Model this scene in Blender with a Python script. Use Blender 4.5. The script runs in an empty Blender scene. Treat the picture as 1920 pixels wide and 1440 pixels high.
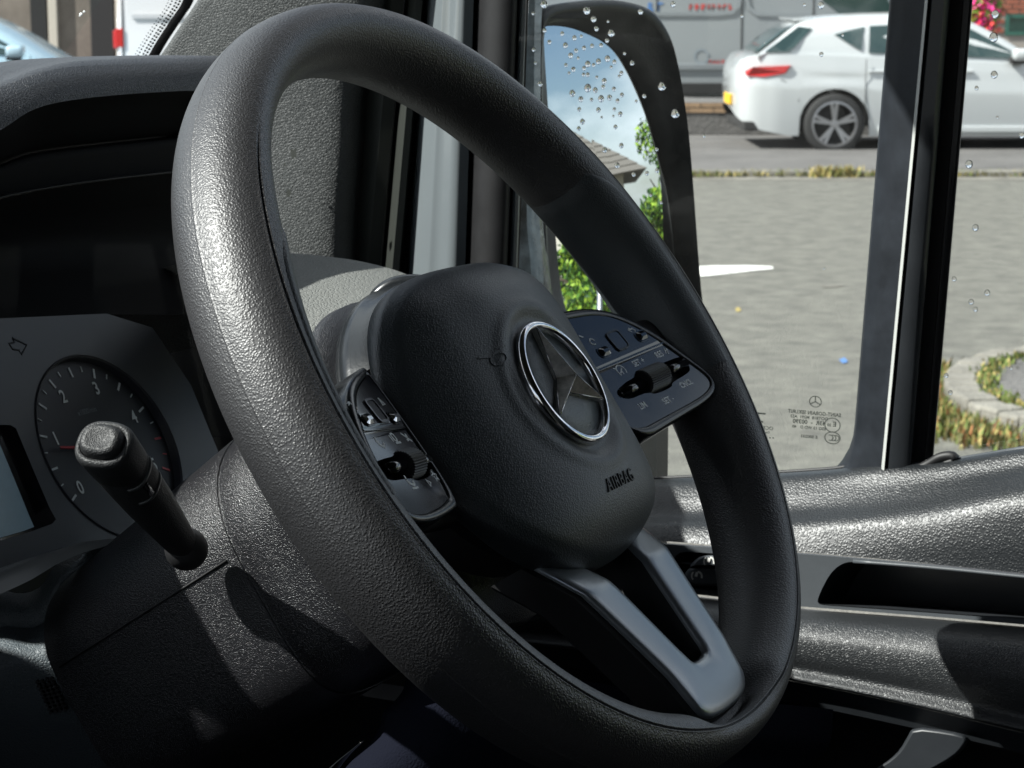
import bpy, bmesh, math, random
import numpy as np
from mathutils import Matrix, Vector
random.seed(7); np.random.seed(7)
sc = bpy.context.scene
COL = sc.collection
R_ = math.radians
# ------------------------------------------------------------------ camera, world, sun, exposure
CAMZ = 1.81                                     # eye height above the road (metres)
FPX = 4270.0                                    # focal length in pixels of a 1920 px wide frame
cam = bpy.data.cameras.new('camera'); camo = bpy.data.objects.new('camera', cam); COL.objects.link(camo)
cam.sensor_width = 36.0; cam.lens = FPX / 1920 * 36
cam.clip_start = 0.05; cam.clip_end = 2000
camo.location = (0, 0, CAMZ); camo.rotation_euler = (R_(80), 0, 0)
cam.dof.use_dof = True; cam.dof.focus_distance = 0.98; cam.dof.aperture_fstop = 46
sc.camera = camo
SUN_DIR = Vector((-0.681, -0.232, 0.695)).normalized()      # towards the sun
w = bpy.data.worlds.new("World"); sc.world = w; w.use_nodes = True
nt = w.node_tree; bg = nt.nodes['Background']
sky = nt.nodes.new('ShaderNodeTexSky'); sky.sky_type = 'NISHITA'; sky.sun_disc = False
sky.sun_elevation = math.asin(SUN_DIR.z); sky.sun_rotation = math.atan2(SUN_DIR.x, SUN_DIR.y)
tc = nt.nodes.new('ShaderNodeTexCoord'); mp = nt.nodes.new('ShaderNodeMapping'); mp.inputs['Scale'].default_value = (1, 1, 2.6)
nz = nt.nodes.new('ShaderNodeTexNoise'); nz.inputs['Scale'].default_value = 2.7; nz.inputs['Detail'].default_value = 7
cr = nt.nodes.new('ShaderNodeValToRGB'); cr.color_ramp.elements[0].position = .40; cr.color_ramp.elements[1].position = .62
mx = nt.nodes.new('ShaderNodeMix'); mx.data_type = 'RGBA'; mx.inputs[7].default_value = (13.0, 13.6, 14.2, 1)
for a, b in ((tc.outputs['Generated'], mp.inputs['Vector']), (mp.outputs[0], nz.inputs['Vector']), (nz.outputs[0], cr.inputs[0]), (cr.outputs[0], mx.inputs[0]), (sky.outputs[0], mx.inputs[6]), (mx.outputs[2], bg.inputs[0])):
    nt.links.new(a, b)
bg.inputs[1].default_value = 0.06
sl = bpy.data.lights.new('sun', 'SUN'); sl.energy = 5.0; sl.angle = R_(.53); sl.color = (1, .97, .93)
so = bpy.data.objects.new('sun', sl); COL.objects.link(so); so.rotation_euler = SUN_DIR.to_track_quat('Z', 'Y').to_euler()
sc.view_settings.view_transform = 'Standard'; sc.view_settings.look = 'None'; sc.view_settings.exposure = 0.95; sc.view_settings.gamma = 1
sc.cycles.max_bounces = 8; sc.cycles.transparent_max_bounces = 16; sc.cycles.sample_clamp_indirect = 6
sc.cycles.caustics_reflective = False; sc.cycles.caustics_refractive = False
# ------------------------------------------------------------------ frames and rays
PI10 = R_(10)
def ray(px, py):
    x, y = (px - 960) / FPX, (py - 720) / FPX
    return np.array([x, -math.sin(PI10) * y + math.cos(PI10), -math.cos(PI10) * y - math.sin(PI10)])
O = np.array([0, 0, CAMZ])
VR = np.array([.4409, .8976, 0]); VF = np.array([-.8976, .4409, 0]); VU = np.array([0, 0, 1.])   # van right, forward, up
def V(r, f, z): return O + r * VR + f * VF + z * VU
def on_r(px, py, r): d = ray(px, py); return O + d * (r / (d @ VR))
def on_f(px, py, f): d = ray(px, py); return O + d * (f / (d @ VF))
def at(px, py, dep): return O + ray(px, py) * dep
def on_Y(px, py, Y): d = ray(px, py); return O + d * (Y / d[1])
def on_z(px, py, z=0): d = ray(px, py); return O + d * ((z - CAMZ) / d[2])
def on_plane(px, py, p0, n): d = ray(px, py); return O + d * (((np.array(p0) - O) @ n) / (d @ n))
# ------------------------------------------------------------------ materials
MATS = {}
def mat(name, base, rough=.5, metal=0., spec=.5, grain=None, bump=None, coat=0., flake=None, mottled=None, emit=None, space='Object', aniso=None):
    """grain=(scale, distance, kind)  bump=(noise scale, distance)  mottled=(scale, amount)"""
    m = bpy.data.materials.new(name); m.use_nodes = True; t = m.node_tree; p = t.nodes['Principled BSDF']
    N = t.nodes.new; L = t.links.new
    p.inputs['Base Color'].default_value = (*base, 1); p.inputs['Roughness'].default_value = rough
    p.inputs['Metallic'].default_value = metal; p.inputs['Specular IOR Level'].default_value = spec
    p.inputs['Coat Weight'].default_value = coat; p.inputs['Coat Roughness'].default_value = .08
    tcn = N('ShaderNodeTexCoord'); vec = tcn.outputs[space]
    nrm = None
    if grain:
        s, d, kind = grain
        n0 = N('ShaderNodeTexNoise'); n0.inputs['Scale'].default_value = s * .55; n0.inputs['Detail'].default_value = 1
        L(vec, n0.inputs['Vector'])
        ad = N('ShaderNodeVectorMath'); ad.operation = 'MULTIPLY_ADD'; ad.inputs[1].default_value = (1.1 / s,) * 3
        L(n0.outputs['Color'], ad.inputs[0]); L(vec, ad.inputs[2])
        v = N('ShaderNodeTexVoronoi'); v.inputs['Scale'].default_value = s
        v.feature = 'DISTANCE_TO_EDGE' if kind == 'crack' else 'SMOOTH_F1'
        if kind != 'crack': v.inputs['Smoothness'].default_value = .35
        L(ad.outputs[0], v.inputs['Vector'])
        mr = N('ShaderNodeMapRange'); mr.interpolation_type = 'SMOOTHSTEP'
        if kind == 'crack': mr.inputs[1].default_value, mr.inputs[2].default_value = 0, .22
        else: mr.inputs[1].default_value, mr.inputs[2].default_value, mr.inputs[3].default_value, mr.inputs[4].default_value = .1, .7, 1, 0
        L(v.outputs['Distance'], mr.inputs[0])
        n1 = N('ShaderNodeTexNoise'); n1.inputs['Scale'].default_value = s * .35; n1.inputs['Detail'].default_value = 3; L(vec, n1.inputs['Vector'])
        mu = N('ShaderNodeMath'); mu.operation = 'MULTIPLY_ADD'; mu.inputs[1].default_value = .8; L(n1.outputs[0], mu.inputs[0]); L(mr.outputs[0], mu.inputs[2])
        b = N('ShaderNodeBump'); b.inputs['Strength'].default_value = 1; b.inputs['Distance'].default_value = d
        L(mu.outputs[0], b.inputs['Height']); nrm = b.outputs[0]
    if bump:
        n2 = N('ShaderNodeTexNoise'); n2.inputs['Scale'].default_value = bump[0]; n2.inputs['Detail'].default_value = 4; L(vec, n2.inputs['Vector'])
        b2 = N('ShaderNodeBump'); b2.inputs['Strength'].default_value = 1; b2.inputs['Distance'].default_value = bump[1]
        L(n2.outputs[0], b2.inputs['Height'])
        if nrm: L(nrm, b2.inputs['Normal'])
        nrm = b2.outputs[0]
    if nrm: L(nrm, p.inputs['Normal'])
    if mottled:
        n3 = N('ShaderNodeTexNoise'); n3.inputs['Scale'].default_value = mottled[0]; n3.inputs['Detail'].default_value = 6; n3.inputs['Roughness'].default_value = .7; L(vec, n3.inputs['Vector'])
        r3 = N('ShaderNodeValToRGB'); r3.color_ramp.elements[0].position = .3; r3.color_ramp.elements[1].position = .7
        k = mottled[1]; c2 = mottled[2] if len(mottled) > 2 else base
        r3.color_ramp.elements[0].color = (*[c * (1 - k) for c in base], 1); r3.color_ramp.elements[1].color = (*[min(1, c * (1 + k)) for c in c2], 1)
        L(n3.outputs[0], r3.inputs[0]); L(r3.outputs[0], p.inputs['Base Color'])
        r4 = N('ShaderNodeMapRange'); r4.inputs[3].default_value = max(.05, rough - .08); r4.inputs[4].default_value = min(1, rough + .08)
        L(n3.outputs[0], r4.inputs[0]); L(r4.outputs[0], p.inputs['Roughness'])
    if emit: p.inputs['Emission Color'].default_value = (*emit[0], 1); p.inputs['Emission Strength'].default_value = emit[1]
    MATS[name] = m; return m
def glassmat(name, tint=(1, 1, 1), refl=1.0, rough=0.0, dirt=0.0):
    m = bpy.data.materials.new(name); m.use_nodes = True; t = m.node_tree; N = t.nodes.new; L = t.links.new
    t.nodes.remove(t.nodes['Principled BSDF']); out = t.nodes['Material Output']
    tr = N('ShaderNodeBsdfTransparent'); tr.inputs[0].default_value = (*tint, 1)
    gl = N('ShaderNodeBsdfGlossy'); gl.inputs['Roughness'].default_value = rough
    fr = N('ShaderNodeFresnel'); ge = N('ShaderNodeNewGeometry'); io = N('ShaderNodeMapRange'); io.inputs[3].default_value = 1.45; io.inputs[4].default_value = 1 / 1.45   # same reflection from both sides of the pane
    L(ge.outputs['Backfacing'], io.inputs[0]); L(io.outputs[0], fr.inputs[0])
    ml = N('ShaderNodeMath'); ml.operation = 'MULTIPLY'; ml.inputs[1].default_value = refl; L(fr.outputs[0], ml.inputs[0])
    ms = N('ShaderNodeMixShader'); L(ml.outputs[0], ms.inputs[0]); L(tr.outputs[0], ms.inputs[1]); L(gl.outputs[0], ms.inputs[2])
    last = ms
    if dirt:
        df = N('ShaderNodeBsdfDiffuse'); df.inputs[0].default_value = (.75, .75, .72, 1)
        tcn = N('ShaderNodeTexCoord'); n = N('ShaderNodeTexNoise'); n.inputs['Scale'].default_value = 14; n.inputs['Detail'].default_value = 9; n.inputs['Roughness'].default_value = .8
        L(tcn.outputs['Object'], n.inputs['Vector']); mr = N('ShaderNodeMapRange'); mr.inputs[1].default_value = .35; mr.inputs[2].default_value = .8; mr.inputs[4].default_value = dirt
        L(n.outputs[0], mr.inputs[0]); m2 = N('ShaderNodeMixShader'); L(mr.outputs[0], m2.inputs[0]); L(ms.outputs[0], m2.inputs[1]); L(df.outputs[0], m2.inputs[2]); last = m2
    L(last.outputs[0], out.inputs[0]); MATS[name] = m; return m
mat('rim_leather', (.024, .024, .026), .46, spec=.95, grain=(1050, .00013, 'pebble'), mottled=(9, .15))
mat('hub_leather', (.035, .042, .047), .46, spec=.75, grain=(1250, .0001, 'pebble'))
mat('shroud_plastic', (.010, .010, .012), .32, spec=.95, grain=(1500, .00015, 'pebble'), bump=(3000, .00016))
mat('door_leather', (.010, .012, .014), .42, spec=.6, grain=(760, .00014, 'pebble'), mottled=(3, .2))
mat('arm_leather', (.017, .019, .021), .43, spec=.8, grain=(760, .00013, 'crack'))
mat('dash_leather', (.024, .026, .030), .46, spec=.6, grain=(640, .0002, 'crack'), mottled=(5, .15))
mat('dash_light', (.17, .175, .165), .55, grain=(430, .0003, 'crack'))
mat('pillar_grain', (.075, .08, .08), .55, grain=(560, .00022, 'crack'), mottled=(6, .15))
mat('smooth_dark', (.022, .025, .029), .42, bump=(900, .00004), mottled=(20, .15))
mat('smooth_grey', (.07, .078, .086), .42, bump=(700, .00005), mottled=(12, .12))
mat('gloss_black', (.006, .006, .008), .09, coat=.6)
mat('panel_black', (.010, .010, .016), .14, coat=.5, mottled=(60, .3))
mat('pod_frame', (.014, .016, .018), .24, bump=(300, .0001))
mat('rubber', (.010, .010, .011), .55, mottled=(40, .3))
mat('trim_green', (.022, .025, .021), .6)
mat('body_white', (.15, .17, .18), .22, coat=.8)
mat('satin_silver', (.27, .29, .31), .28, metal=.55, bump=(1400, .00003))
mat('chrome', (.62, .62, .64), .07, metal=1.0, mottled=(300, .25))
mat('divider_plastic', (.015, .018, .023), .5, spec=.3, mottled=(30, .4)); mat('emblem_disc_skylit', (.09, .11, .12), .42, spec=.7, grain=(1250, .0001, 'pebble')); mat('dark_chrome', (.75, .73, .70), .34, metal=1.0, mottled=(240, .3))  # emblem disc: hub plastic made paler, sky reflection put into its colour
mat('mark_white', (.80, .83, .83), .45)
mat('mark_dim', (.22, .25, .27), .5)
mat('etched', (.03, .035, .03), .6)
mat('dial_face', (.012, .013, .020), .5)
mat('cluster_face', (.013, .016, .021), .42, bump=(800, .00004))
mat('bezel_grey', (.085, .09, .09), .38)
mat('needle', (.55, .03, .04), .4)
mat('screen', (.055, .08, .10), .2, emit=((.22, .36, .46), .05), mottled=(30, .2))  # blue-grey tint and faint glow stand in for landscape reflected in the display
mat('knob_plastic', (.022, .023, .024), .5, spec=.35, grain=(1500, .00012, 'pebble')); mat('matte_black', (.006, .006, .007), .75, spec=.15)
mat('knee_leather_skylit', (.075, .09, .10), .5, grain=(560, .0002, 'crack'))  # paler than the dash leather: sky light on the knee panel painted in
mat('fabric', (.007, .008, .014), .95, spec=.05, bump=(900, .0006))
mat('void', (.004, .004, .005), .7)
mat('daylight_strip', (.45, .46, .44), .4)
glassmat('window_glass', (.93, .97, .95), .8, dirt=.02)
glassmat('windscreen_glass', (.93, .97, .96), .8, dirt=.10)
glassmat('lens_glass', (.95, .95, .95), .06)
mat('mirror_glass', (.66, .71, .74), .005, metal=1.0)
m = mat('water', (1, 1, 1), 0.0); m.node_tree.nodes['Principled BSDF'].inputs['Transmission Weight'].default_value = 1; m.node_tree.nodes['Principled BSDF'].inputs['IOR'].default_value = 1.33
mat('casing_black', (.016, .018, .019), .38, bump=(700, .0002))
mat('casing_wet', (.03, .04, .048), .18, bump=(60, .0015), mottled=(40, .5))
mat('asphalt', (.145, .141, .125), .9, bump=(90, .02), mottled=(6, .30, (.165, .162, .138)), space='Object')
mat('pavement', (.12, .115, .11), .9, bump=(40, .02), mottled=(1.2, .25))
mat('kerb', (.19, .18, .155), .9, bump=(60, .01), mottled=(4, .35))
mat('road_paint', (.75, .75, .71), .7, mottled=(14, .25))
mat('tan_brick', (.30, .20, .12), .9, mottled=(3, .3))
mat('brick_red', (.27, .085, .05), .85, mottled=(2.5, .3))
mat('mortar', (.30, .27, .24), .9)
mat('wall_brown', (.20, .17, .14), .9, mottled=(1.5, .35))
mat('green_paint', (.02, .10, .075), .35)
mat('paint_white', (.46, .48, .485), .18, coat=1)
mat('paint_silver', (.26, .28, .29), .30, metal=.35, coat=.5)
mat('paint_blue', (.36, .50, .58), .25, coat=.8)
mat('tyre', (.018, .018, .018), .8)
mat('alloy', (.30, .30, .31), .35, metal=.8)
mat('car_glass', (.02, .045, .045), .06, coat=.5)
mat('tail_red', (.42, .008, .008), .18, coat=.8)
mat('plate_yellow', (.80, .47, .03), .5)
mat('red_print', (.5, .05, .04), .5)
mat('blue_print', (.08, .2, .45), .5)
mat('leaf', (.10, .22, .02), .6); mat('leaf_light', (.26, .38, .03), .6); mat('leaf_dark', (.02, .06, .01), .6)
mat('grass', (.11, .15, .03), .8); mat('grass_olive', (.13, .12, .05), .8); mat('grass_dry', (.34, .27, .09), .8); mat('weed_orange', (.30, .12, .04), .8)
mat('bark', (.10, .07, .05), .9); mat('petal', (.75, .03, .25), .5); mat('petal_red', (.65, .05, .05), .5)
mat('render_wall', (.55, .50, .42), .85); mat('roof_tile', (.16, .14, .12), .8)
# ------------------------------------------------------------------ object helpers
ROOTS = {}
def tag(o, label=None, cat=None, group=None, kind=None):
    if label: o['label'] = label
    if cat: o['category'] = cat
    if group: o['group'] = group
    if kind: o['kind'] = kind
    return o
def thing(name, label, cat, M=None, loc=None, group=None):
    o = bpy.data.objects.new(name, None); COL.objects.link(o); o.empty_display_size = .02
    if M is None: M = Matrix.Translation(Vector(loc))
    o.matrix_world = M; ROOTS[o.name] = M.copy()
    return tag(o, label, cat, group)
def wm(o):
    M = Matrix.Identity(4)
    while o is not None: M = (ROOTS[o.name] if o.name in ROOTS else Matrix.Identity(4)) @ M; o = o.parent
    return M
def build(name, vs, fs, m, parent=None, smooth=True, local=False, bevel=0, subsurf=0, solid=0, label=None, kind=None, sharp=None):
    """vs in world space (or in the parent's own space when local=True)"""
    if parent is not None and not local:
        Mi = wm(parent).inverted(); vs = [Mi @ Vector(v) for v in vs]
    me = bpy.data.meshes.new(name); me.from_pydata([tuple(map(float, v)) for v in vs], [], fs); me.update()
    bm = bmesh.new(); bm.from_mesh(me)
    bmesh.ops.recalc_face_normals(bm, faces=bm.faces) if not kind == 'raw' else None
    bm.to_mesh(me); bm.free()
    if smooth:
        me.shade_smooth()
        if sharp is not None:
            try: me.set_sharp_from_angle(angle=R_(sharp))
            except Exception: pass
    me.materials.append(MATS[m] if isinstance(m, str) else m)
    o = bpy.data.objects.new(name, me); COL.objects.link(o)
    if parent is not None: o.parent = parent
    if solid: s = o.modifiers.new('s', 'SOLIDIFY'); s.thickness = solid; s.offset = 0
    if bevel: b = o.modifiers.new('b', 'BEVEL'); b.width = bevel; b.segments = 2; b.limit_method = 'ANGLE'; b.angle_limit = R_(35)
    if subsurf: s = o.modifiers.new('ss', 'SUBSURF'); s.levels = subsurf; s.render_levels = subsurf
    if label: o['label'] = label
    if kind and kind != 'raw': o['kind'] = kind
    return o
def grid(rows, closeu=False, closev=False):
    n, k = len(rows), len(rows[0]); vs = [p for r in rows for p in r]; fs = []
    for i in range(n if closev else n - 1):
        for j in range(k if closeu else k - 1):
            a, b = i * k + j, i * k + (j + 1) % k; c, d = ((i + 1) % n) * k + (j + 1) % k, ((i + 1) % n) * k + j
            fs.append((a, b, c, d))
    return vs, fs
def resample(pts, n, smooth=True):
    P = np.array(pts, float); d = np.r_[0, np.cumsum(np.linalg.norm(np.diff(P, axis=0), axis=1))]
    t = np.linspace(0, d[-1], n)
    if smooth and len(P) > 2:
        # monotone-ish cubic (Catmull-Rom on chord length)
        out = []; T = np.zeros_like(P)
        for i in range(len(P)):
            a, b = max(i - 1, 0), min(i + 1, len(P) - 1); T[i] = (P[b] - P[a]) / max(d[b] - d[a], 1e-9)
        for x in t:
            i = min(np.searchsorted(d, x, 'right') - 1, len(P) - 2); h = max(d[i + 1] - d[i], 1e-9); s = (x - d[i]) / h
            out.append((2*s**3-3*s**2+1)*P[i] + (s**3-2*s**2+s)*h*T[i] + (-2*s**3+3*s**2)*P[i+1] + (s**3-s**2)*h*T[i+1])
        return np.array(out)
    return np.stack([np.interp(t, d, P[:, k]) for k in range(P.shape[1])], 1)
def chaikin(pts, it=2, closed=True):
    P = [np.array(p, float) for p in pts]
    for _ in range(it):
        Q = []; n = len(P)
        for i in range(n if closed else n - 1):
            a, b = P[i], P[(i + 1) % n]; Q += [a * .75 + b * .25, a * .25 + b * .75]
        if not closed: Q = [P[0]] + Q + [P[-1]]
        P = Q
    return P
def sheet(name, rows, m, parent, n=40, across=4, **kw):
    """surface through world-space polylines; extra rows are interpolated so that it curves smoothly"""
    RR = [resample(r, n) for r in rows]
    A = np.array(RR)                              # rows, n, 3
    if across > 1 and len(rows) > 2:
        cols = [resample(A[:, j], (len(rows) - 1) * across + 1) for j in range(n)]; A = np.array(cols).transpose(1, 0, 2)
    vs, fs = grid([list(a) for a in A])
    return build(name, vs, fs, m, parent, **kw)
def prism(name, poly, h0, h1, m, parent, fn, local=True, **kw):
    """poly 2-D, fn(x, y, h) -> 3-D point"""
    n = len(poly); vs = [fn(x, y, h1) for x, y in poly] + [fn(x, y, h0) for x, y in poly]
    fs = [tuple(range(n)), tuple(range(2 * n - 1, n - 1, -1))] + [(i, (i + 1) % n, n + (i + 1) % n, n + i) for i in range(n)]
    kw.setdefault('smooth', False)
    return build(name, vs, fs, m, parent, local=local, **kw)
def fill2d(loops):
    cu = bpy.data.curves.new('tmp', 'CURVE'); cu.dimensions = '2D'; cu.fill_mode = 'BOTH'
    for lp in loops:
        s = cu.splines.new('POLY'); s.points.add(len(lp) - 1); s.use_cyclic_u = True
        for i, p in enumerate(lp): s.points[i].co = (p[0], p[1], 0, 1)
    o = bpy.data.objects.new('tmp', cu); COL.objects.link(o); bpy.context.view_layer.update()
    dg = bpy.context.evaluated_depsgraph_get(); me = bpy.data.meshes.new_from_object(o.evaluated_get(dg))
    vs = [tuple(v.co) for v in me.vertices]; fs = [tuple(p.vertices) for p in me.polygons]
    bpy.data.objects.remove(o); bpy.data.curves.remove(cu); bpy.data.meshes.remove(me)
    return vs, fs
def textmesh(s, size, ext=0., align='CENTER', bold=0., spacing=1.):
    cu = bpy.data.curves.new('tmp', 'FONT'); cu.body = s; cu.size = size; cu.extrude = ext; cu.align_x = align; cu.align_y = 'CENTER'; cu.offset = bold; cu.space_character = spacing; cu.resolution_u = 3
    o = bpy.data.objects.new('tmp', cu); COL.objects.link(o); bpy.context.view_layer.update()
    dg = bpy.context.evaluated_depsgraph_get(); me = bpy.data.meshes.new_from_object(o.evaluated_get(dg))
    vs = [tuple(v.co) for v in me.vertices]; fs = [tuple(p.vertices) for p in me.polygons]
    bpy.data.objects.remove(o); bpy.data.curves.remove(cu); bpy.data.meshes.remove(me)
    return vs, fs
def tube(path, rad, n=12, cap=True):
    P = [np.array(p, float) for p in path]; rows = []
    up = np.array([0, 0, 1.])
    for i, p in enumerate(P):
        t = P[min(i + 1, len(P) - 1)] - P[max(i - 1, 0)]; t /= np.linalg.norm(t)
        a = np.cross(t, up); a = a / np.linalg.norm(a) if np.linalg.norm(a) > 1e-4 else np.array([1., 0, 0]); b = np.cross(a, t)
        r = rad[i] if hasattr(rad, '__len__') else rad
        rows.append([p + r * (math.cos(x) * a + math.sin(x) * b) for x in np.linspace(0, 2 * math.pi, n, endpoint=False)])
    vs, fs = grid(rows, closeu=True)
    if cap: fs += [tuple(range(n))[::-1], tuple(range((len(P) - 1) * n, len(P) * n))]
    return vs, fs
def boxw(c, ax, hx, ay, hy, az, hz):
    c = np.array(c); ax, ay, az = map(np.array, (ax, ay, az))
    vs = [c + sx * hx * ax + sy * hy * ay + sz * hz * az for sx in (-1, 1) for sy in (-1, 1) for sz in (-1, 1)]
    return vs, [(0, 1, 3, 2), (4, 6, 7, 5), (0, 4, 5, 1), (2, 3, 7, 6), (0, 2, 6, 4), (1, 5, 7, 3)]
def join(parts):
    vs, fs = [], []
    for v, f in parts: k = len(vs); vs += list(v); fs += [tuple(i + k for i in q) for q in f]
    return vs, fs
def stroke(pts, w, fn, h0=0, h1=.00015, closed=False):
    P = [np.array(p, float) for p in pts]; n = len(P); L, Rr = [], []
    for i in range(n):
        a = P[i - 1] if (i or closed) else P[i]; b = P[(i + 1) % n] if (i < n - 1 or closed) else P[i]
        t = b - a; t /= max(np.linalg.norm(t), 1e-9); q = np.array([-t[1], t[0]]) * w / 2
        L.append(P[i] + q); Rr.append(P[i] - q)
    vs = [fn(*p, h1) for p in L] + [fn(*p, h1) for p in Rr] + [fn(*p, h0) for p in L] + [fn(*p, h0) for p in Rr]; fs = []
    for i in range(n if closed else n - 1):
        j = (i + 1) % n; fs += [(i, j, n + j, n + i), (i, 2*n+i, 2*n+j, j), (n+i, n+j, 3*n+j, 3*n+i)]
    return vs, fs
def arc(cx, cy, r, a0, a1, n=10, ry=None): return [(cx + r * math.cos(R_(a)), cy + (ry or r) * math.sin(R_(a))) for a in np.linspace(a0, a1, n)]
def rrect(cx, cy, hx, hy, r, k=4):
    out = []
    for sx, sy, a in ((1, 1, 0), (-1, 1, 90), (-1, -1, 180), (1, -1, 270)):
        out += [(cx + sx * (hx - r) + r * math.cos(R_(a + t)), cy + sy * (hy - r) + r * math.sin(R_(a + t))) for t in np.linspace(0, 90, k)]
    return out
# ================================================================== OUTSIDE: ground, street
gx = [(-160, -60), (200, -60), (200, 320), (-160, 320)]
build('road', [(x, y, 0) for x, y in gx], [(0, 1, 2, 3)], 'asphalt', smooth=False, kind='structure')
def Yg(py): return on_z(960, py)[1]
y_k = Yg(333)                                     # near face of the far kerb
HK = .06
vs = [(x, y, z) for x in (-60, 90) for (y, z) in ((y_k, -.02), (y_k, HK), (y_k + .16, HK), (y_k + .16, HK))]
kx = np.arange(-14, 22, .92)
for i, x in enumerate(kx):                        # kerb stones one by one
    j = random.uniform(-.006, .006)
    v, f = boxw((x + .45, y_k + .08 + j, HK / 2 - .01), (1, 0, 0), .447, (0, 1, 0), .08, (0, 0, 1), HK / 2 + .01 + j * .5)
    if i == 0:
        kerbroot = thing('kerb_line', 'long straight pale stone kerb with weeds across the road', 'kerb', loc=(0, y_k, 0))
    build('kerb_stone', v, f, 'kerb', kerbroot, smooth=False, bevel=.012)
build('pavement', [(-160, y_k + .16, HK - .004), (200, y_k + .16, HK - .004), (200, 320, HK - .004), (-160, 320, HK - .004)], [(0, 1, 2, 3)], 'pavement', smooth=False, kind='structure')
build('gutter_strip', [(-60, y_k - .30, .004), (90, y_k - .30, .004), (90, y_k, .006), (-60, y_k, .006)], [(0, 1, 2, 3)], 'kerb', smooth=False, kind='structure')
# painted road marks
def flat(name, pts, m, h=.005, **kw):
    P = [on_z(*p) for p in pts]; return build(name, [(p[0], p[1], h) for p in P], [tuple(range(len(P)))], m, smooth=False, **kw)
flat('road_marking', [(1200, 510), (1250, 503), (1330, 500), (1400, 499), (1448, 501), (1450, 505), (1400, 510), (1340, 517), (1260, 524), (1200, 528)], 'road_paint', kind='structure')
flat('road_marking', [(1540, 536), (1578, 534.5), (1583, 537.5), (1560, 540), (1542, 540)], 'kerb', kind='structure')
flat('leaf_litter', [(1378, 580), (1385, 577), (1390, 583), (1382, 587)], 'grass_dry', kind='stuff')
flat('litter_scrap', [(1573, 676), (1584, 672), (1590, 680), (1580, 683)], 'blue_print', kind='stuff')
def tufts(name, pts, n, h, mats, parent=None, w=.012, z0=0.0, kind='stuff'):
    vs, fs = [], []
    for _ in range(n):
        a = random.random() * (len(pts) - 1); i = int(a); t = a - i
        p = np.array(pts[i]) * (1 - t) + np.array(pts[min(i + 1, len(pts) - 1)]) * t
        p = p + np.array([random.gauss(0, 1) * pts_sd[0], random.gauss(0, 1) * pts_sd[1], 0])
        hh = h * random.uniform(.3, 1.2); ang = random.random() * 6.28; lean = random.uniform(0, .8) * hh
        d = np.array([math.cos(ang), math.sin(ang), 0]); e = np.array([-d[1], d[0], 0]) * w * random.uniform(.5, 1.5); k = len(vs)
        vs += [p - e, p + e, p + d * lean * .4 + e * .6 + np.array([0, 0, hh * .6]), p + d * lean + np.array([0, 0, hh]), p + d * lean * .4 - e * .6 + np.array([0, 0, hh * .6])]
        fs += [(k, k + 1, k + 2, k + 4), (k + 4, k + 2, k + 3)]
    o = build(name, vs, fs, mats[0], parent, smooth=False, kind=kind)
    for mm in mats[1:]: o.data.materials.append(MATS[mm])
    for p in o.data.polygons: p.material_index = random.choice([0] * 3 + list(range(len(mats))))
    return o
pts_sd = (.05, .07)
tufts('kerb_weeds', [(x, y_k + .02 + .05 * math.sin(x * 3), .02) for x in np.arange(-3, 9, .3)], 4200, .055, ['grass_olive', 'grass', 'grass_dry'], w=.010)
pts_sd = (.05, .04)
tufts('kerb_weeds', [(x, y_k, .0) for x in (on_z(1560, 330)[0] - .2, on_z(1600, 330)[0])], 420, .11, ['grass_dry', 'grass_olive', 'grass'], w=.012)
# rounded kerb island at the right
isl = [(2050, 690), (1990, 684), (1930, 685), (1870, 692), (1815, 706), (1782, 724), (1768, 745), (1775, 768), (1802, 790), (1850, 810), (1910, 826), (1980, 838), (2100, 850)]
ring = resample([on_z(*p) for p in isl], 46)
def offs(P, d):
    out = []
    for i in range(len(P)):
        t = P[min(i + 1, len(P) - 1)] - P[max(i - 1, 0)]; t = t / np.linalg.norm(t); out.append(P[i] + d * np.array([-t[1], t[0], 0]))
    return np.array(out)
inner = offs(ring, .15)
isr = thing('kerb_island', 'rounded traffic island of pale kerb stones with yellow weeds beside the road', 'traffic island', loc=tuple(ring[20]))
for i in range(0, 44, 2):
    a, b, c2, d2 = ring[i], ring[i + 2], inner[i + 2], inner[i]
    m0 = (a + b + c2 + d2) / 4; P4 = [m0 + (q - m0) * .985 for q in (a, b, c2, d2)]; hh = .10 + random.uniform(-.006, .006)
    am = (ring[i + 1] - m0) * .985 + m0; cm = (inner[i + 1] - m0) * .985 + m0
    P6 = [P4[0], am, P4[1], P4[2], cm, P4[3]]
    vs = [q + np.array([0, 0, hh]) for q in P6] + [q - np.array([0, 0, .02]) for q in P6]
    build('kerb_stone', vs, [(0, 1, 2, 3, 4, 5), (11, 10, 9, 8, 7, 6)] + [(k, (k + 1) % 6, 6 + (k + 1) % 6, 6 + k) for k in range(6)], 'kerb', isr, smooth=False, bevel=.014)
inn = offs(ring, .16)
build('island_surface', [q + np.array([0, 0, .085]) for q in inn], [tuple(range(len(inn)))], 'pavement', isr, smooth=False)
pts_sd = (.03, .03)
tufts('island_weeds', list(offs(inn, .02) + np.array([0, 0, .08])), 700, .04, ['grass', 'grass_dry'], isr, w=.01)
pts_sd = (.09, .10)
tufts('island_weeds', list(offs(ring, -.10)[14:40]), 4200, .075, ['grass', 'grass_olive', 'grass_dry', 'grass_dry', 'grass_olive', 'weed_orange'], isr, w=.008)
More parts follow.
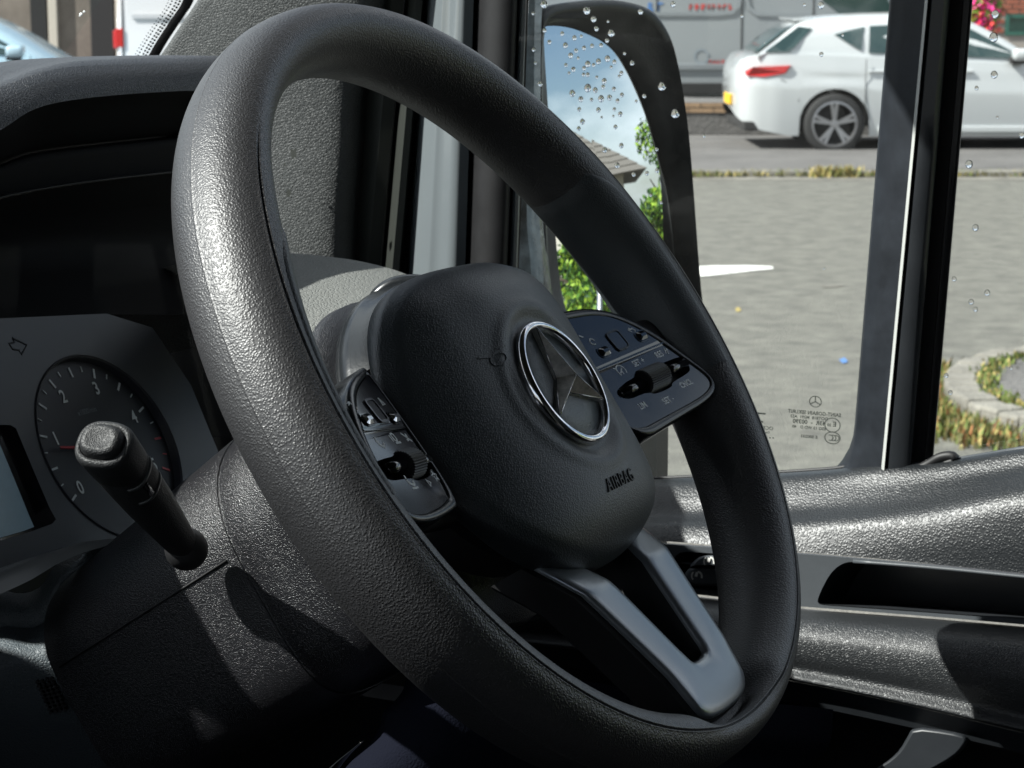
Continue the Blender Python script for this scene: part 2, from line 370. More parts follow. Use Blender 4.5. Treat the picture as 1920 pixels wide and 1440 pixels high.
# ------------------------------------------------------------------ cars
def car_xz(px, py, Y): p = on_Y(px, py, Y); return p[0], p[2]
def make_hatch(name, label, X0, Yn, paint, plate=True, k=1.0, yaw=0):
    """hatchback pointing +X, rear bumper at X0, near side at Yn (car extends away from the camera)"""
    W = 1.80; r = thing(name, label, 'car', loc=(X0, Yn, 0))
    r.rotation_euler = (0, 0, yaw); M = Matrix.Translation((X0, Yn, 0)) @ Matrix.Rotation(yaw, 4, 'Z'); ROOTS[r.name] = M
    wheels = (.98, 3.62); zc, wr = .325, .325; AR = .375
    # lower body: height fields top(x) beltline and bottom(x), half-width hw(x)
    top = [(-.09, .84), (-.04, .93), (0, .98), (.05, 1.03), (.12, 1.055), (.55, 1.06), (1.2, 1.04), (2.2, .99), (2.9, .965), (3.3, .93), (3.8, .85), (4.1, .74), (4.24, .6), (4.27, .5)]
    bot = [(-.09, .50), (-.04, .40), (0, .36), (.15, .27), (.5, .2), (3.9, .19), (4.15, .24), (4.27, .34)]
    hwid = [(-.09, .30), (-.065, .50), (-.03, .64), (0, .72), (.1, .83), (.35, .89), (1.0, .905), (3.4, .9), (3.9, .86), (4.15, .76), (4.27, .66)]
    xs = sorted(set([-.09, -.078, -.065, -.045, -.03, -.015, .03, .06] + list(np.linspace(0, 4.27, 60)) + [w_ + AR * math.cos(t) for w_ in wheels for t in np.linspace(0, math.pi, 17)]))
    side0 = lambda x: W / 2 - np.interp(x, *zip(*hwid)) + .012
    rows = []
    for x in xs:
        zt, zb, hw = np.interp(x, *zip(*top)), np.interp(x, *zip(*bot)), np.interp(x, *zip(*hwid))
        zb0 = zb
        for w_ in wheels:
            if abs(x - w_) < AR: zb = max(zb, zc + math.sqrt(AR**2 - (x - w_)**2))
        prof = []
        for t in np.linspace(0, 1, 12):                                   # side from bottom to belt
            z = zb + (zt - zb) * t; u = (z - zb0) / (zt - zb0)
            bulge = hw - .05 * (1 - u)**3 - .075 * max(0, u - .62)**1.2 * 2.2 - .012 * math.exp(-((u - .72) / .05)**2)
            prof.append((bulge, z))
        far = [(-a, z) for a, z in prof[::-1]]
        mid = [(hw * q * .86, zt + .02 * (1 - q * q)) for q in (.8, .4, 0, -.4, -.8)]
        loop = prof + mid + far
        rows.append([(x, W / 2 - a, z) for a, z in loop])
    vs, fs = grid(rows)
    n = len(rows[0]); fs += [tuple(range(n))[::-1], tuple(range((len(rows) - 1) * n, len(rows) * n))]
    build('body', vs, fs, paint, r, local=True, sharp=40)
    # greenhouse
    gh = [(.16, 1.05, .80), (.36, 1.20, .74), (.60, 1.385, .66), (.70, 1.425, .64), (1.2, 1.465, .62), (1.9, 1.475, .62), (2.35, 1.44, .60), (2.75, 1.26, .66), (3.25, .95, .74)]
    rows = []
    for x, z, hw in resample(gh, 40):
        zb = np.interp(x, *zip(*top)) - .02; hb = .80
        rows.append([(x, W / 2 - a, q) for a, q in ((hb, zb), (hb * .5 + hw * .5 + .035, (zb + z) / 2), (hw + .03, z - .05), (hw - .06, z - .008), (0, z + .012), (-hw + .06, z - .008), (-hw - .03, z - .05), (-hb * .5 - hw * .5 - .035, (zb + z) / 2), (-hb, zb))])
    vs, fs = grid(rows); build('cabin', vs, fs, paint, r, local=True, sharp=50)
    def side_y(x, z):                                                     # near flank of the cabin
        hw = np.interp(x, [g[0] for g in gh], [g[2] for g in gh]); zt = np.interp(x, [g[0] for g in gh], [g[1] for g in gh]); zb = np.interp(x, *zip(*top)) - .02
        t = min(1, max(0, (z - zb) / max(zt - .05 - zb, .02))); a = (.80 * (1 - t)**2 + 2 * t * (1 - t) * (.40 + hw * .5 + .07) + t * t * (hw + .03)); return W / 2 - a - .012
    def pane(nm, poly, m='car_glass', off=0):
        for s in (1,):
            P = []
            for i in range(len(poly)):
                a, b = np.array(poly[i]), np.array(poly[(i + 1) % len(poly)])
                for t in np.linspace(0, 1, 5)[:-1]: P.append(a + (b - a) * t)
            v = [(x, side_y(x, z) - off, z) for x, z in P] + [(x, side_y(x, z) + .02 - off, z) for x, z in P]; nn = len(P)
            build(nm, v, [tuple(range(nn)), tuple(range(2 * nn - 1, nn - 1, -1))] + [(i, (i + 1) % nn, nn + (i + 1) % nn, nn + i) for i in range(nn)], m, r, local=True, smooth=False)
    pane('side_window', [(.98, 1.265), (1.20, 1.13), (1.26, 1.10), (1.30, 1.345), (1.12, 1.305)])
    pane('side_window', [(1.34, 1.075), (2.02, 1.05), (2.02, 1.385), (1.36, 1.355)])
    pane('side_window', [(2.12, 1.045), (2.95, 1.01), (2.86, 1.10), (2.45, 1.32), (2.30, 1.375), (2.12, 1.385)])
    # rear window, seen from the side as a dark wedge
    vs = []; q = [(.20, 1.08), (.34, 1.19), (.50, 1.305), (.64, 1.375)]
    rows = [[(x - .03, W / 2 - a, z) for a in (.66 - i * .03, .4, 0, -.4, -.66 + i * .03)] for i, (x, z) in enumerate(q)]
    vs, fs = grid(rows); build('rear_window', vs, fs, 'car_glass', r, local=True, solid=.01)
    pane('rear_quarter_glass', [(.23, 1.085), (.50, 1.085), (.74, 1.33), (.60, 1.35)], off=.004)
    # spoiler
    v, f = boxw((.66, W / 2, 1.415), (1, 0, 0), .10, (0, 1, 0), .60, (0, 0, 1), .014); build('spoiler', v, f, paint, r, local=True, smooth=False, bevel=.01)
    for sy in (0, 1):
        yy = .03 if sy == 0 else W - .03
        v = [(.02, yy + (.10 if sy == 0 else -.10), .88), (.10, yy, .93), (.50, yy - (.03 if sy == 0 else -.03), .945), (.44, yy - (.03 if sy == 0 else -.03), .86), (.22, yy, .825), (.04, yy + (.06 if sy == 0 else -.06), .83)]
        v2 = [(a + .04, b + (.08 if sy == 0 else -.08), c) for a, b, c in v]
        build('tail_light', v + v2, [tuple(range(6)), tuple(range(11, 5, -1))] + [(i, (i + 1) % 6, 6 + (i + 1) % 6, 6 + i) for i in range(6)], 'tail_red', r, local=True, smooth=False, bevel=.01)
    if plate:
        v, f = boxw((-.085, W / 2 - .22, .57), (1, 0, 0), .015, (0, 1, 0), .26, (0, 0, 1), .055); build('number_plate', v, f, 'plate_yellow', r, local=True, smooth=False, bevel=.004)
    v, f = boxw((.30, W / 2, .30), (1, 0, 0), .28, (0, 1, 0), .80, (0, 0, 1), .05); build('rear_diffuser', v, f, 'tyre', r, local=True, smooth=False, bevel=.02)
    v, f = boxw((2.3, .02, .27), (1, 0, 0), .85, (0, 1, 0), .02, (0, 0, 1), .035); build('side_skirt', v, f, paint, r, local=True, smooth=False, bevel=.012)
    # door mirror (near) and handles
    v, f = boxw((2.93, -.07, 1.06), (1, 0, 0), .10, (0, 1, 0), .09, (0, 0, 1), .065); o = build('door_mirror', v, f, paint, r, local=True, bevel=.04, smooth=True)
    v, f = boxw((2.90, -.02, 1.0), (1, 0, 0), .08, (0, 1, 0), .06, (0, 0, 1), .04); build('mirror_foot', v, f, 'tyre', r, local=True, smooth=False, bevel=.015)
    for hx in (1.42, 2.35):
        v, f = boxw((hx, .015, .88), (1, 0, 0), .09, (0, 1, 0), .02, (0, 0, 1), .014); build('door_handle', v, f, paint, r, local=True, smooth=False, bevel=.008)
    vs, fs = stroke([(.06, .80), (.42, .79), (.56, .70), (.60, .56)], .008, lambda a, b, h: (a, side0(a) - h, b), -.01, .004); build('bumper_seam', vs, fs, 'tyre', r, local=True, smooth=False)
    for hx in (1.30, 2.12, 3.08):
        v, f = boxw((hx, -.002, .68), (1, 0, 0), .003, (0, 1, 0), .004, (0, 0, 1), .33)
        build('door_gap', v, f, 'tyre', r, local=True, smooth=False)
    # wheels
    for wx in wheels:
        for sy in (0, 1):
            yc = .10 if sy == 0 else W - .10; s = -1 if sy == 0 else 1
            wt = thing('wheel', None, None, M=Matrix.Translation((wx, yc, zc))); wt.parent = r; wt.matrix_world = Matrix.Identity(4); wt.matrix_basis = Matrix.Translation((wx, yc, zc)); ROOTS[wt.name] = Matrix.Translation((wx, yc, zc))
            prof = [(.235, -.10), (.30, -.105), (.322, -.085), (.325, 0), (.322, .085), (.30, .105), (.235, .10)]
            rows = [[(rr * math.cos(t), yy, rr * math.sin(t)) for t in np.linspace(0, 2 * math.pi, 40, endpoint=False)] for rr, yy in prof]
            vs, fs = grid(rows, closeu=True); build('tyre', vs, fs, 'tyre', wt, local=True)
            prt = []
            rows = [[(rr * math.cos(t), s * yy, rr * math.sin(t)) for t in np.linspace(0, 2 * math.pi, 40, endpoint=False)] for rr, yy in ((.24, .10), (.225, .10), (.215, .06), (.20, -.02), (.0, -.02))]
            vs, fs = grid(rows, closeu=True); build('brake_disc', vs, fs, 'tyre', wt, local=True)
            rows = [[(rr * math.cos(t), s * yy, rr * math.sin(t)) for t in np.linspace(0, 2 * math.pi, 40, endpoint=False)] for rr, yy in ((.243, .103), (.225, .106), (.218, .09))]
            prt.append(grid(rows, closeu=True))
            for k5 in range(5):
                for dd in (-.13, .13):
                    a0 = R_(72 * k5 + 20); a1 = a0 + dd
                    p0, p1 = np.array([.035 * math.cos(a0), s * .085, .035 * math.sin(a0)]), np.array([.225 * math.cos(a1), s * .095, .225 * math.sin(a1)])
                    d = (p1 - p0); Ln = np.linalg.norm(d); d /= Ln; e = np.cross(d, (0, 1, 0)); prt.append(boxw((p0 + p1) / 2, d, Ln / 2, e, .017, (0, 1, 0), .012))
            rows = [[(rr * math.cos(t), s * yy, rr * math.sin(t)) for t in np.linspace(0, 2 * math.pi, 20, endpoint=False)] for rr, yy in ((.05, .08), (.045, .10), (.0, .102))]
            prt.append(grid(rows, closeu=True))
            vs, fs = join(prt); build('rim', vs, fs, 'alloy', wt, local=True, sharp=30)
    return r
Yc = 24.3
X0 = on_Y(1381, 180, Yc)[0] + .07
make_hatch('parked_car', 'white five-door hatchback parked across the road, red tail light and alloy wheel', X0, Yc, 'paint_white', yaw=R_(1))
Yb = 25.5
make_hatch('parked_car', 'pale blue car seen blurred through the windscreen at the far left', on_Y(150, 150, Yb)[0] - 3.62, Yb, 'paint_blue', plate=False)
def make_van(name, label, X0, Yn, paint, marks=True):
    W = 1.98; L_ = 5.5; r = thing(name, label, 'van', loc=(X0, Yn, 0))
    side = [(0, .38), (0, 1.2), (.05, 2.1), (.18, 2.42), (.5, 2.52), (3.5, 2.52), (3.9, 2.45), (4.35, 2.0), (4.72, 1.42), (5.1, 1.28), (5.4, 1.08), (5.5, .7), (5.48, .36)]
    side = chaikin(side, 2)
    rows = []
    for inset, yy in ((.10, 0.06), (.0, 0), ):
        pass
    P = np.array(side); c = P.mean(0)
    rows = [[(c[0] + (p[0] - c[0]) * k, y, c[1] + (p[1] - c[1]) * k) for p in P] for k, y in ((.97, .0), (1, .06), (1, W - .06), (.97, W))]
    vs, fs = grid(rows, closeu=True); n = len(P); fs += [tuple(range(n))[::-1], tuple(range(3 * n, 4 * n))]
    build('body', vs, fs, paint, r, local=True, sharp=35)
    def plate(nm, x0, x1, z0, z1, m, d=.006, bev=.01):
        v, f = boxw(((x0 + x1) / 2, -d, (z0 + z1) / 2), (1, 0, 0), (x1 - x0) / 2, (0, 1, 0), d + .004, (0, 0, 1), (z1 - z0) / 2); return build(nm, v, f, m, r, local=True, smooth=False, bevel=bev)
    fn = lambda x, y, h: (x, -h, y)
    prism('side_window', chaikin([(3.62, 1.42), (4.55, 1.40), (4.48, 1.55), (4.15, 2.02), (3.66, 2.06)], 1), 0, .008, 'car_glass', r, fn)
    for x in (.08, 1.55, 2.62, 3.52): plate('door_gap', x - .008, x + .008, .5, 2.35, 'tyre', .002, 0)
    vs, fs = stroke([(.2, 1.42), (2.3, 1.42), (2.5, 1.44), (2.58, 1.52), (2.6, 1.7), (2.6, 2.3)], .05, fn, 0, .02); build('body_crease', vs, fs, paint, r, local=True, smooth=False)
    vs, fs = stroke([(2.66, 2.3), (2.66, 1.7), (2.7, 1.5), (2.8, 1.42), (3.5, 1.40)], .05, fn, 0, .02); build('body_crease', vs, fs, paint, r, local=True, smooth=False)
    plate('side_rail', .1, 5.0, .42, .56, 'tyre', .02); plate('side_moulding', .1, 3.4, .72, .80, paint, .015)
    plate('door_handle', 3.66, 3.82, 1.18, 1.23, 'tyre', .02)
    v, f = boxw((-.01, .12, 1.15), (1, 0, 0), .03, (0, 1, 0), .09, (0, 0, 1), .11); build('tail_light', v, f, 'tail_red', r, local=True, smooth=False, bevel=.02)
    plate('tail_light', -.005, .09, 1.06, 1.28, 'tail_red', .008, .02)
    for wx in (1.15, 4.55):
        for yc, s in ((.12, -1), (W - .12, 1)):
            prof = [(.0, .06), (.22, .06), (.235, .10), (.33, .10), (.345, .08), (.345, -.08), (.33, -.1), (0, -.1)]
            rows = [[(wx + rr * math.cos(t), yc + s * yy, .345 + rr * math.sin(t)) for t in np.linspace(0, 2 * math.pi, 32, endpoint=False)] for rr, yy in prof]
            vs, fs = grid(rows, closeu=True); build('wheel', vs, fs, 'tyre', r, local=True, sharp=30)
            rows = [[(wx + rr * math.cos(t), yc + s * yy, .345 + rr * math.sin(t)) for t in np.linspace(0, 2 * math.pi, 32, endpoint=False)] for rr, yy in ((.0, .075), (.10, .085), (.12, .07), (.21, .075), (.22, .062))]
            vs, fs = grid(rows, closeu=True); build('wheel_cover', vs, fs, 'alloy', r, local=True)
    return r, plate, fn
Yv = 29.0
Xv = on_Y(1000, 100, Yv)[0]
vr, plate, fnv = make_van('parked_van', 'silver grey panel van with red lettering behind the white hatchback', Xv, Yv, 'paint_silver')
def vx(px, py): p = on_Y(px, py, Yv); return p[0] - Xv, p[2]
rs = random.Random(3)
def wordrow(x0, x1, y, h, m, nm):                     # lettering too blurred to read: strokes of letter size
    prt = []; x = x0
    while x < x1:
        wd = rs.uniform(.5, .9) * h
        for _ in range(2):
            a = x + rs.uniform(0, .3) * wd; prt.append(stroke([(a, y - h / 2), (a + rs.uniform(0, .3) * wd, y + h / 2)], h * .22, fnv, .004, .007))
        prt.append(stroke([(x, y + rs.choice((-.4, 0, .4)) * h), (x + wd * .8, y + rs.choice((-.4, 0, .4)) * h)], h * .22, fnv, .004, .0072))
        x += wd * 1.25 if rs.random() > .15 else wd * 1.7
    vs, fs = join(prt); build(nm, vs, fs, m, vr, local=True, smooth=False, kind='stuff')
a, b = vx(1292, 13), vx(1370, 13); wordrow(a[0], b[0], a[1], .075, 'red_print', 'red_lettering')
a, b = vx(1330, 116), vx(1374, 116); wordrow(a[0], b[0], a[1], .05, 'red_print', 'red_lettering')
a, b = vx(1215, 13), vx(1234, 13); wordrow(a[0], b[0], a[1], .11, 'blue_print', 'blue_lettering')
a = vx(1315, 106); vs, fs = stroke(arc(a[0], a[1], .085, 0, 345, 20), .03, fnv, .004, .007); build('round_emblem', vs, fs, 'mark_dim', vr, local=True, smooth=False)
a, b = on_Y(217, 60, 27), 0
make_van('parked_van', 'white van with a red tail light seen blurred beyond the windscreen', a[0], 27.0, 'paint_white')
# low tan wall between the two pavements
lw = thing('low_brick_wall', 'low tan brick wall behind the white hatchback', 'wall', loc=(2, 26.9, HK))
yw = 26.7; zt = on_Y(1330, 192, yw)[2]; zb_ = on_Y(1330, 212, yw)[2]
for row in range(2):
    for i in range(46):
        x = -3.2 + i * .30 + (row % 2) * .15; hz = (zt - zb_) / 2
        v, f = boxw((x, yw + .1, zb_ + hz * (row + .5)), (1, 0, 0), .144, (0, 1, 0), .1 + rs.uniform(-.003, .003), (0, 0, 1), hz / 2 - .006); build('brick', v, f, 'tan_brick', lw, smooth=False)
v, f = boxw((3.6, yw + .1, HK + (zt - HK) / 2), (1, 0, 0), 6.9, (0, 1, 0), .085, (0, 0, 1), (zt - HK) / 2 - .004); build('wall_core', v, f, 'pavement', lw, smooth=False)
# brick building with green window, flower basket
Yh = 38.0
bh = thing('brick_building', 'red brick building with dark green window frames behind the parked cars', 'building', loc=(12, Yh, HK))
xl, xr = on_Y(1570, 0, Yh)[0], 30
wx0, wx1 = on_Y(1885, 30, Yh)[0], on_Y(1960, 30, Yh)[0]; wz0, wz1 = on_Y(1900, 66, Yh)[2], on_Y(1900, 27, Yh)[2]
w2x0, w2x1 = on_Y(1640, 5, Yh)[0], on_Y(1668, 5, Yh)[0]
lps = [[(xl, HK), (xr, HK), (xr, 7), (xl, 7)], [(wx0, wz0), (wx0, wz1), (wx1, wz1), (wx1, wz0)], [(w2x0, 1.0), (w2x0, 2.4), (w2x1, 2.4), (w2x1, 1.0)]]
vs, fs = fill2d(lps); build('wall', [(v[0], Yh, v[1]) for v in vs], fs, 'mortar', bh, smooth=False, solid=.02)
bricks = []; mesh0 = None
for row in range(0, 44):
    for i in range(0, 44):
        x = on_Y(1590, 0, Yh)[0] + i * .235 + (row % 2) * .117; z = .95 + row * .078
        if z < .1 + HK or z > 2.5 or (wx0 - .1 < x < wx1 + .1 and wz0 - .04 < z < wz1 + .04) or (w2x0 - .1 < x < w2x1 + .1 and z < 2.45) or x > on_Y(2060, 0, Yh)[0]: continue
        px_ = 960 + (x / Yh) * FPX
        bricks.append(boxw((x, Yh - .012, z), (1, 0, 0), .107, (0, 1, 0), .02 + rs.uniform(0, .008), (0, 0, 1), .0325))
vs, fs = join(bricks); build('brick_courses', vs, fs, 'brick_red', bh, smooth=False, kind='stuff')
for x0, x1, z0, z1 in ((wx0, wx1, wz0, wz1), (w2x0, w2x1, 1.0, 2.4)):
    fr = thing('window', None, None, M=Matrix.Translation((x0, Yh, z0))); fr.parent = bh; Mi = ROOTS[bh.name].inverted() @ Matrix.Translation((x0, Yh, z0)); fr.matrix_basis = Mi; ROOTS[fr.name] = Mi
    vs, fs = fill2d([[(0, 0), (x1 - x0, 0), (x1 - x0, z1 - z0), (0, z1 - z0)], [(.06, .06), (.06, z1 - z0 - .06), (x1 - x0 - .06, z1 - z0 - .06), (x1 - x0 - .06, .06)]])
    build('frame', [(v[0], -.03, v[1]) for v in vs], fs, 'green_paint', fr, local=True, smooth=False, solid=.03)
    build('pane', [(.03, .03, .03), (x1 - x0 - .03, .03, .03), (x1 - x0 - .03, .03, z1 - z0 - .03), (.03, .03, z1 - z0 - .03)], [(0, 1, 2, 3)], 'green_paint' if x0 == wx0 else 'car_glass', fr, local=True, smooth=False)
bk = on_Y(1848, 18, 33)
fb = thing('flower_basket', 'hanging basket full of bright pink flowers beside the green window', 'flowers', loc=tuple(bk))
vs, fs = [], []
def leafcloud(n, c, ext, size, seed=1, drop=None):
    rg = random.Random(seed); vs, fs = [], []
    for _ in range(n):
        while True:
            q = np.array([rg.uniform(-1, 1) for _ in range(3)])
            if q @ q < 1: break
        p = np.array(c) + q * np.array(ext); a = np.array([rg.gauss(0, 1) for _ in range(3)]); a /= np.linalg.norm(a); b = np.cross(a, [rg.gauss(0, 1) for _ in range(3)]); b /= np.linalg.norm(b)
        s = size * rg.uniform(.6, 1.4); k = len(vs); vs += [p - a * s, p + b * s * .45, p + a * s, p - b * s * .45]; fs.append((k, k + 1, k + 2, k + 3))
    return vs, fs
vs, fs = leafcloud(500, bk, (.24, .2, .34), .045, 4); build('foliage', vs, fs, 'leaf', fb, smooth=False)
vs, fs = leafcloud(260, bk + np.array([0, -.05, 0]), (.22, .2, .36), .05, 5); build('blossom', vs, fs, 'petal', fb, smooth=False)
vs, fs = leafcloud(120, bk + np.array([0, -.05, -.1]), (.25, .2, .36), .05, 6); build('red_blossom', vs, fs, 'petal_red', fb, smooth=False)
vs, fs = tube([bk + np.array([0, 0, .3]), bk + np.array([0, 0, 1.3])], .012, 6); build('hanger', vs, fs, 'tyre', fb)
vs, fs = tube([bk + np.array([0, .0, 1.3]), bk + np.array([0, 1.8, 1.3]), bk + np.array([0, Yh - 33 - .01, 1.3])], .02, 6); build('bracket', vs, fs, 'tyre', fb)
# grey-brown facade far left
lf = thing('rendered_building', 'brown grey wall of a building beyond the windscreen at the left', 'building', loc=(-10, 36, HK))
v, f = boxw((-12, 40, 2.3), (1, 0, 0), 9.5, (0, 1, 0), 3, (0, 0, 1), 2.3); build('wall', v, f, 'wall_brown', lf, smooth=False)
for px0, px1 in ((60, 88), (172, 214)):
    p0, p1 = on_Y(px0, 80, 37), on_Y(px1, 0, 37)
    v, f = boxw(((p0[0] + p1[0]) / 2, 36.97, 1.5), (1, 0, 0), (p1[0] - p0[0]) / 2, (0, 1, 0), .03, (0, 0, 1), 1.0); build('door', v, f, 'tyre', lf, smooth=False, bevel=.01)
    v, f = boxw((p1[0] + .1, 36.95, 1.5), (1, 0, 0), .07, (0, 1, 0), .05, (0, 0, 1), 1.1); build('door_frame', v, f, 'render_wall', lf, smooth=False, bevel=.01)
# ================================================================== seen in the wing mirror: house and trees beyond the van (towards +X)
hs = thing('house', 'pale rendered house with grey tiled roof reflected in the wing mirror', 'house', loc=(20, 2.5, 0))
HX, HYr = 20.0, -7.4
v, f = boxw((HX + 4, HYr + 5.0, 1.22), (1, 0, 0), 4, (0, 1, 0), 4.6, (0, 0, 1), 1.22); build('wall', v, f, 'render_wall', hs, smooth=False)
for k in range(16):                                   # courses of the hipped roof
    t0, t1 = k / 16, (k + 1) / 16 + .02
    a0, a1 = (5.0 - 4.6 * t0), (5.0 - 4.6 * t1); z0, z1 = 2.40 + 2.4 * t0 + .03, 2.40 + 2.4 * t1
    rows = [[(HX + 4 + sx * (a - .2), HYr + 5 + sy * (a + .4), z) for sx, sy in ((-1, -1), (1, -1), (1, 1), (-1, 1))] for a, z in ((a0, z0), (a1, z1))]
    vs, fs = grid(rows, closeu=True); fs += [(3, 2, 1, 0), (4, 5, 6, 7)]; build('tile_course', vs, fs, 'roof_tile', hs, smooth=False)
def tree(name, label, x, y, h, rx, n, seed, mats=('leaf', 'leaf_light', 'leaf_dark'), lowest=.1, group=None):
    n = n * 2
    r = thing(name, label, 'tree' if h > 3 else 'bush', loc=(x, y, 0), group=group)
    prt = [tube([(x, y, 0), (x + .05, y, h * .4), (x - .03, y + .04, h * .8)], [h * .03, h * .022, h * .008], 8)]
    rg = random.Random(seed)
    for k in range(9):
        a = rg.uniform(0, 6.28); z = h * rg.uniform(.15, .6); prt.append(tube([(x, y, z), (x + math.cos(a) * rx * .5, y + math.sin(a) * rx * .5, z + h * .12), (x + math.cos(a) * rx * .85, y + math.sin(a) * rx * .85, z + h * .25)], [h * .012, h * .008, h * .003], 6))
    vs, fs = join(prt); build('trunk', vs, fs, 'bark', r)
    vs, fs = [], []
    for c in range(34):
        q = np.array([rg.gauss(0, .42), rg.gauss(0, .42), rg.uniform(lowest, 1)]); sh = 1 - .55 * q[2]
        v, f = leafcloud(n // 34, (x + q[0] * rx * sh * 1.6, y + q[1] * rx * sh * 1.6, h * q[2]), (rx * .38, rx * .38, h * .10), .036, seed * 50 + c)
        k = len(vs); vs += v; fs += [tuple(i + k for i in g) for g in f]
    o = build('crown', vs, fs, mats[0], r, smooth=False)
    for mm in mats[1:]: o.data.materials.append(MATS[mm])
    for i, p in enumerate(o.data.polygons): p.material_index = (i // 60 * 7 + i % 5) % len(mats)
    return r
tree('shrub', 'bright yellow green shrub reflected at the foot of the wing mirror', 8.0, 1.35, 1.55, .8, 8000, 2, lowest=.0)
tree('tree', 'broad leafy tree reflected beside the house in the wing mirror', 11.5, 3.75, 3.6, 1.0, 11000, 3, lowest=.0)
tree('shrub', 'low leafy shrub reflected nearest in the wing mirror', 7.6, 2.45, 1.75, .7, 8000, 5, lowest=.0)
tree('shrub', 'tall bushy shrub growing in front of the reflected house', 9.4, 3.0, 2.5, .75, 9000, 6, lowest=.0)
sp = thing('marker_post', 'grey post with a red and white band reflected in the wing mirror', 'post', loc=(6.6, 1.52, 0))
vs, fs = tube([(6.6, 1.52, 0), (6.6, 1.52, 1.25)], .035, 12); build('pole', vs, fs, 'alloy', sp)
vs, fs = tube([(6.6, 1.52, 1.25), (6.6, 1.52, 1.36)], .037, 12); build('red_band', vs, fs, 'tail_red', sp)
vs, fs = tube([(6.6, 1.52, 1.36), (6.6, 1.52, 1.46)], .037, 12); build('white_band', vs, fs, 'road_paint', sp)
# ================================================================== STEERING WHEEL (local frame: x right, y up, z towards the driver)
C0 = np.array([.00744, .99130, -.18386]) + O
WU, WV, WN = np.array([.44086, .89757, -.00315]), np.array([-.49254, .24485, .83514]), np.array([.75037, -.36663, .55003])
MW = Matrix(((WU[0], WV[0], WN[0], C0[0]), (WU[1], WV[1], WN[1], C0[1]), (WU[2], WV[2], WN[2], C0[2]), (0, 0, 0, 1)))
wh = thing('steering_wheel', 'black grained steering wheel with chrome three-pointed star and silver lower spoke', 'steering wheel', M=MW)
mm_ = lambda x, y, z: (x / 1000, y / 1000, z / 1000)
def rimpt(T, ph, extra=0.0):                       # T clockwise from the right as seen by the driver (downwards), ph round the section
    Rr = 178 + 1.37 * math.cos(2 * T) - 12.42 * math.sin(T); a = 15.79 + 2.09 * math.cos(2 * T) - .55 * math.sin(T)
    dph = abs(((math.degrees(ph) - 88 + 180) % 360) - 180); dm = abs(((math.degrees(ph) - 3 + 180) % 360) - 180)
    ins = 1.0 * math.exp(-(dph / 1.5)**2) - .35 * math.exp(-((dph - 3.2) / 1.6)**2) if True else 0
    Tg = math.degrees(T) % 360
    if 214 < Tg < 326: ins *= max(0, 1 - min(Tg - 214, 326 - Tg) / 14)     # no seam across the top of the rim
    ins -= .22 * math.exp(-(dm / 1.1)**2)
    # thumb rests: the inner side swells above each side spoke
    for Tc in (-32, 212):
        d = ((Tg - Tc + 180) % 360) - 180; ins -= 3.2 * math.exp(-(d / 15)**2) * max(0, math.cos(ph - R_(150)))**2
    # rim blends into the lower spoke
    d = ((Tg - 90 + 180) % 360) - 180; ins += 13 * math.exp(-(d / 12.5)**4) * max(0, math.cos(ph - R_(135)))**4
    ins -= extra
    rad = Rr + (a - ins) * math.cos(ph); c = (21.8 - ins) * math.sin(ph)
    return np.array([rad * math.cos(T), -rad * math.sin(T), c])
PH = sorted(set([round(x, 3) for x in list(np.arange(0, 360, 5)) + [83, 84.2, 85.4, 86.4, 87.2, 88, 88.8, 89.6, 90.6, 91.8, 93, 1, 2, 2.6, 3, 3.5, 4.2, 5.2]]))
rows = [[mm_(*rimpt(T, R_(p))) for p in PH] for T in np.linspace(0, 2 * math.pi, 300, endpoint=False)]
vs, fs = grid(rows, closeu=True, closev=True); build('rim', vs, fs, 'rim_leather', wh, local=True)
# smooth grip inserts, 0.8 mm proud of the inner face, above each side spoke
for sgn, T0, T1 in ((1, -34, 6), (-1, 174, 214)):
    rows = []
    for T in np.linspace(T0, T1, 40):
        u = (T - T0) / (T1 - T0); u = u if sgn > 0 else 1 - u
        lo = 101 - 0 * u + 30 * max(0, 1 - u / .25)**2; hi = 235
        e = .9 * min(1, u / .05)
        rows.append([mm_(*rimpt(R_(T), R_(p), e * min(1, (p - lo) / 4, (hi - p) / 4) - .02)) for p in np.linspace(lo, hi, 40)])
    vs, fs = grid(rows); build('grip_insert', vs, fs, 'hub_leather', wh, local=True)
# ---- airbag cover
A_, BT, BB = 88.5, 72., 78.
def dome(a, b):
    B = BT if b > 0 else BB
    c = 21.5 - 31 * abs(a / A_)**2.4 - 23 * abs(b / B)**6
    g = 1 / (1 + math.exp(-(b + 22) / 9)); c -= 1.0 * g * (math.exp(-((abs(a) - 40) / 14)**2))
    r = math.hypot(a, b)
    if r < 44: c = c * (1 - sm(44, 30, r)) + (18.6 + 0 * r) * sm(38, 32, r) + (c - 18.6 + 18.6) * (sm(44, 30, r) - sm(38, 32, r))
    if 30 < r < 46: c += .8 * math.exp(-((r - 40) / 3)**2)
    return c
def sm(a, b, x): t = min(1, max(0, (x - a) / (b - a))); return t * t * (3 - 2 * t)
def outline(th, k=1.0):
    ct, st = math.cos(th), math.sin(th); B = BT if st > 0 else BB; e = 2.9 if st > 0 else 2.08
    r = (abs(ct / A_)**e + abs(st / B)**e)**(-1 / e); return r * ct * k, r * st * k
NT = 220; rows = []
for rho in list(np.linspace(0, .93, 58)) + [.95, .97, .985, .995]:
    rows.append([])
    for th in np.linspace(0, 2 * math.pi, NT, endpoint=False):
        a, b = outline(th, rho); c = dome(a, b) - 2.6 * sm(.93, 1.0, rho)**2; rows[-1].append(mm_(a, b, c))
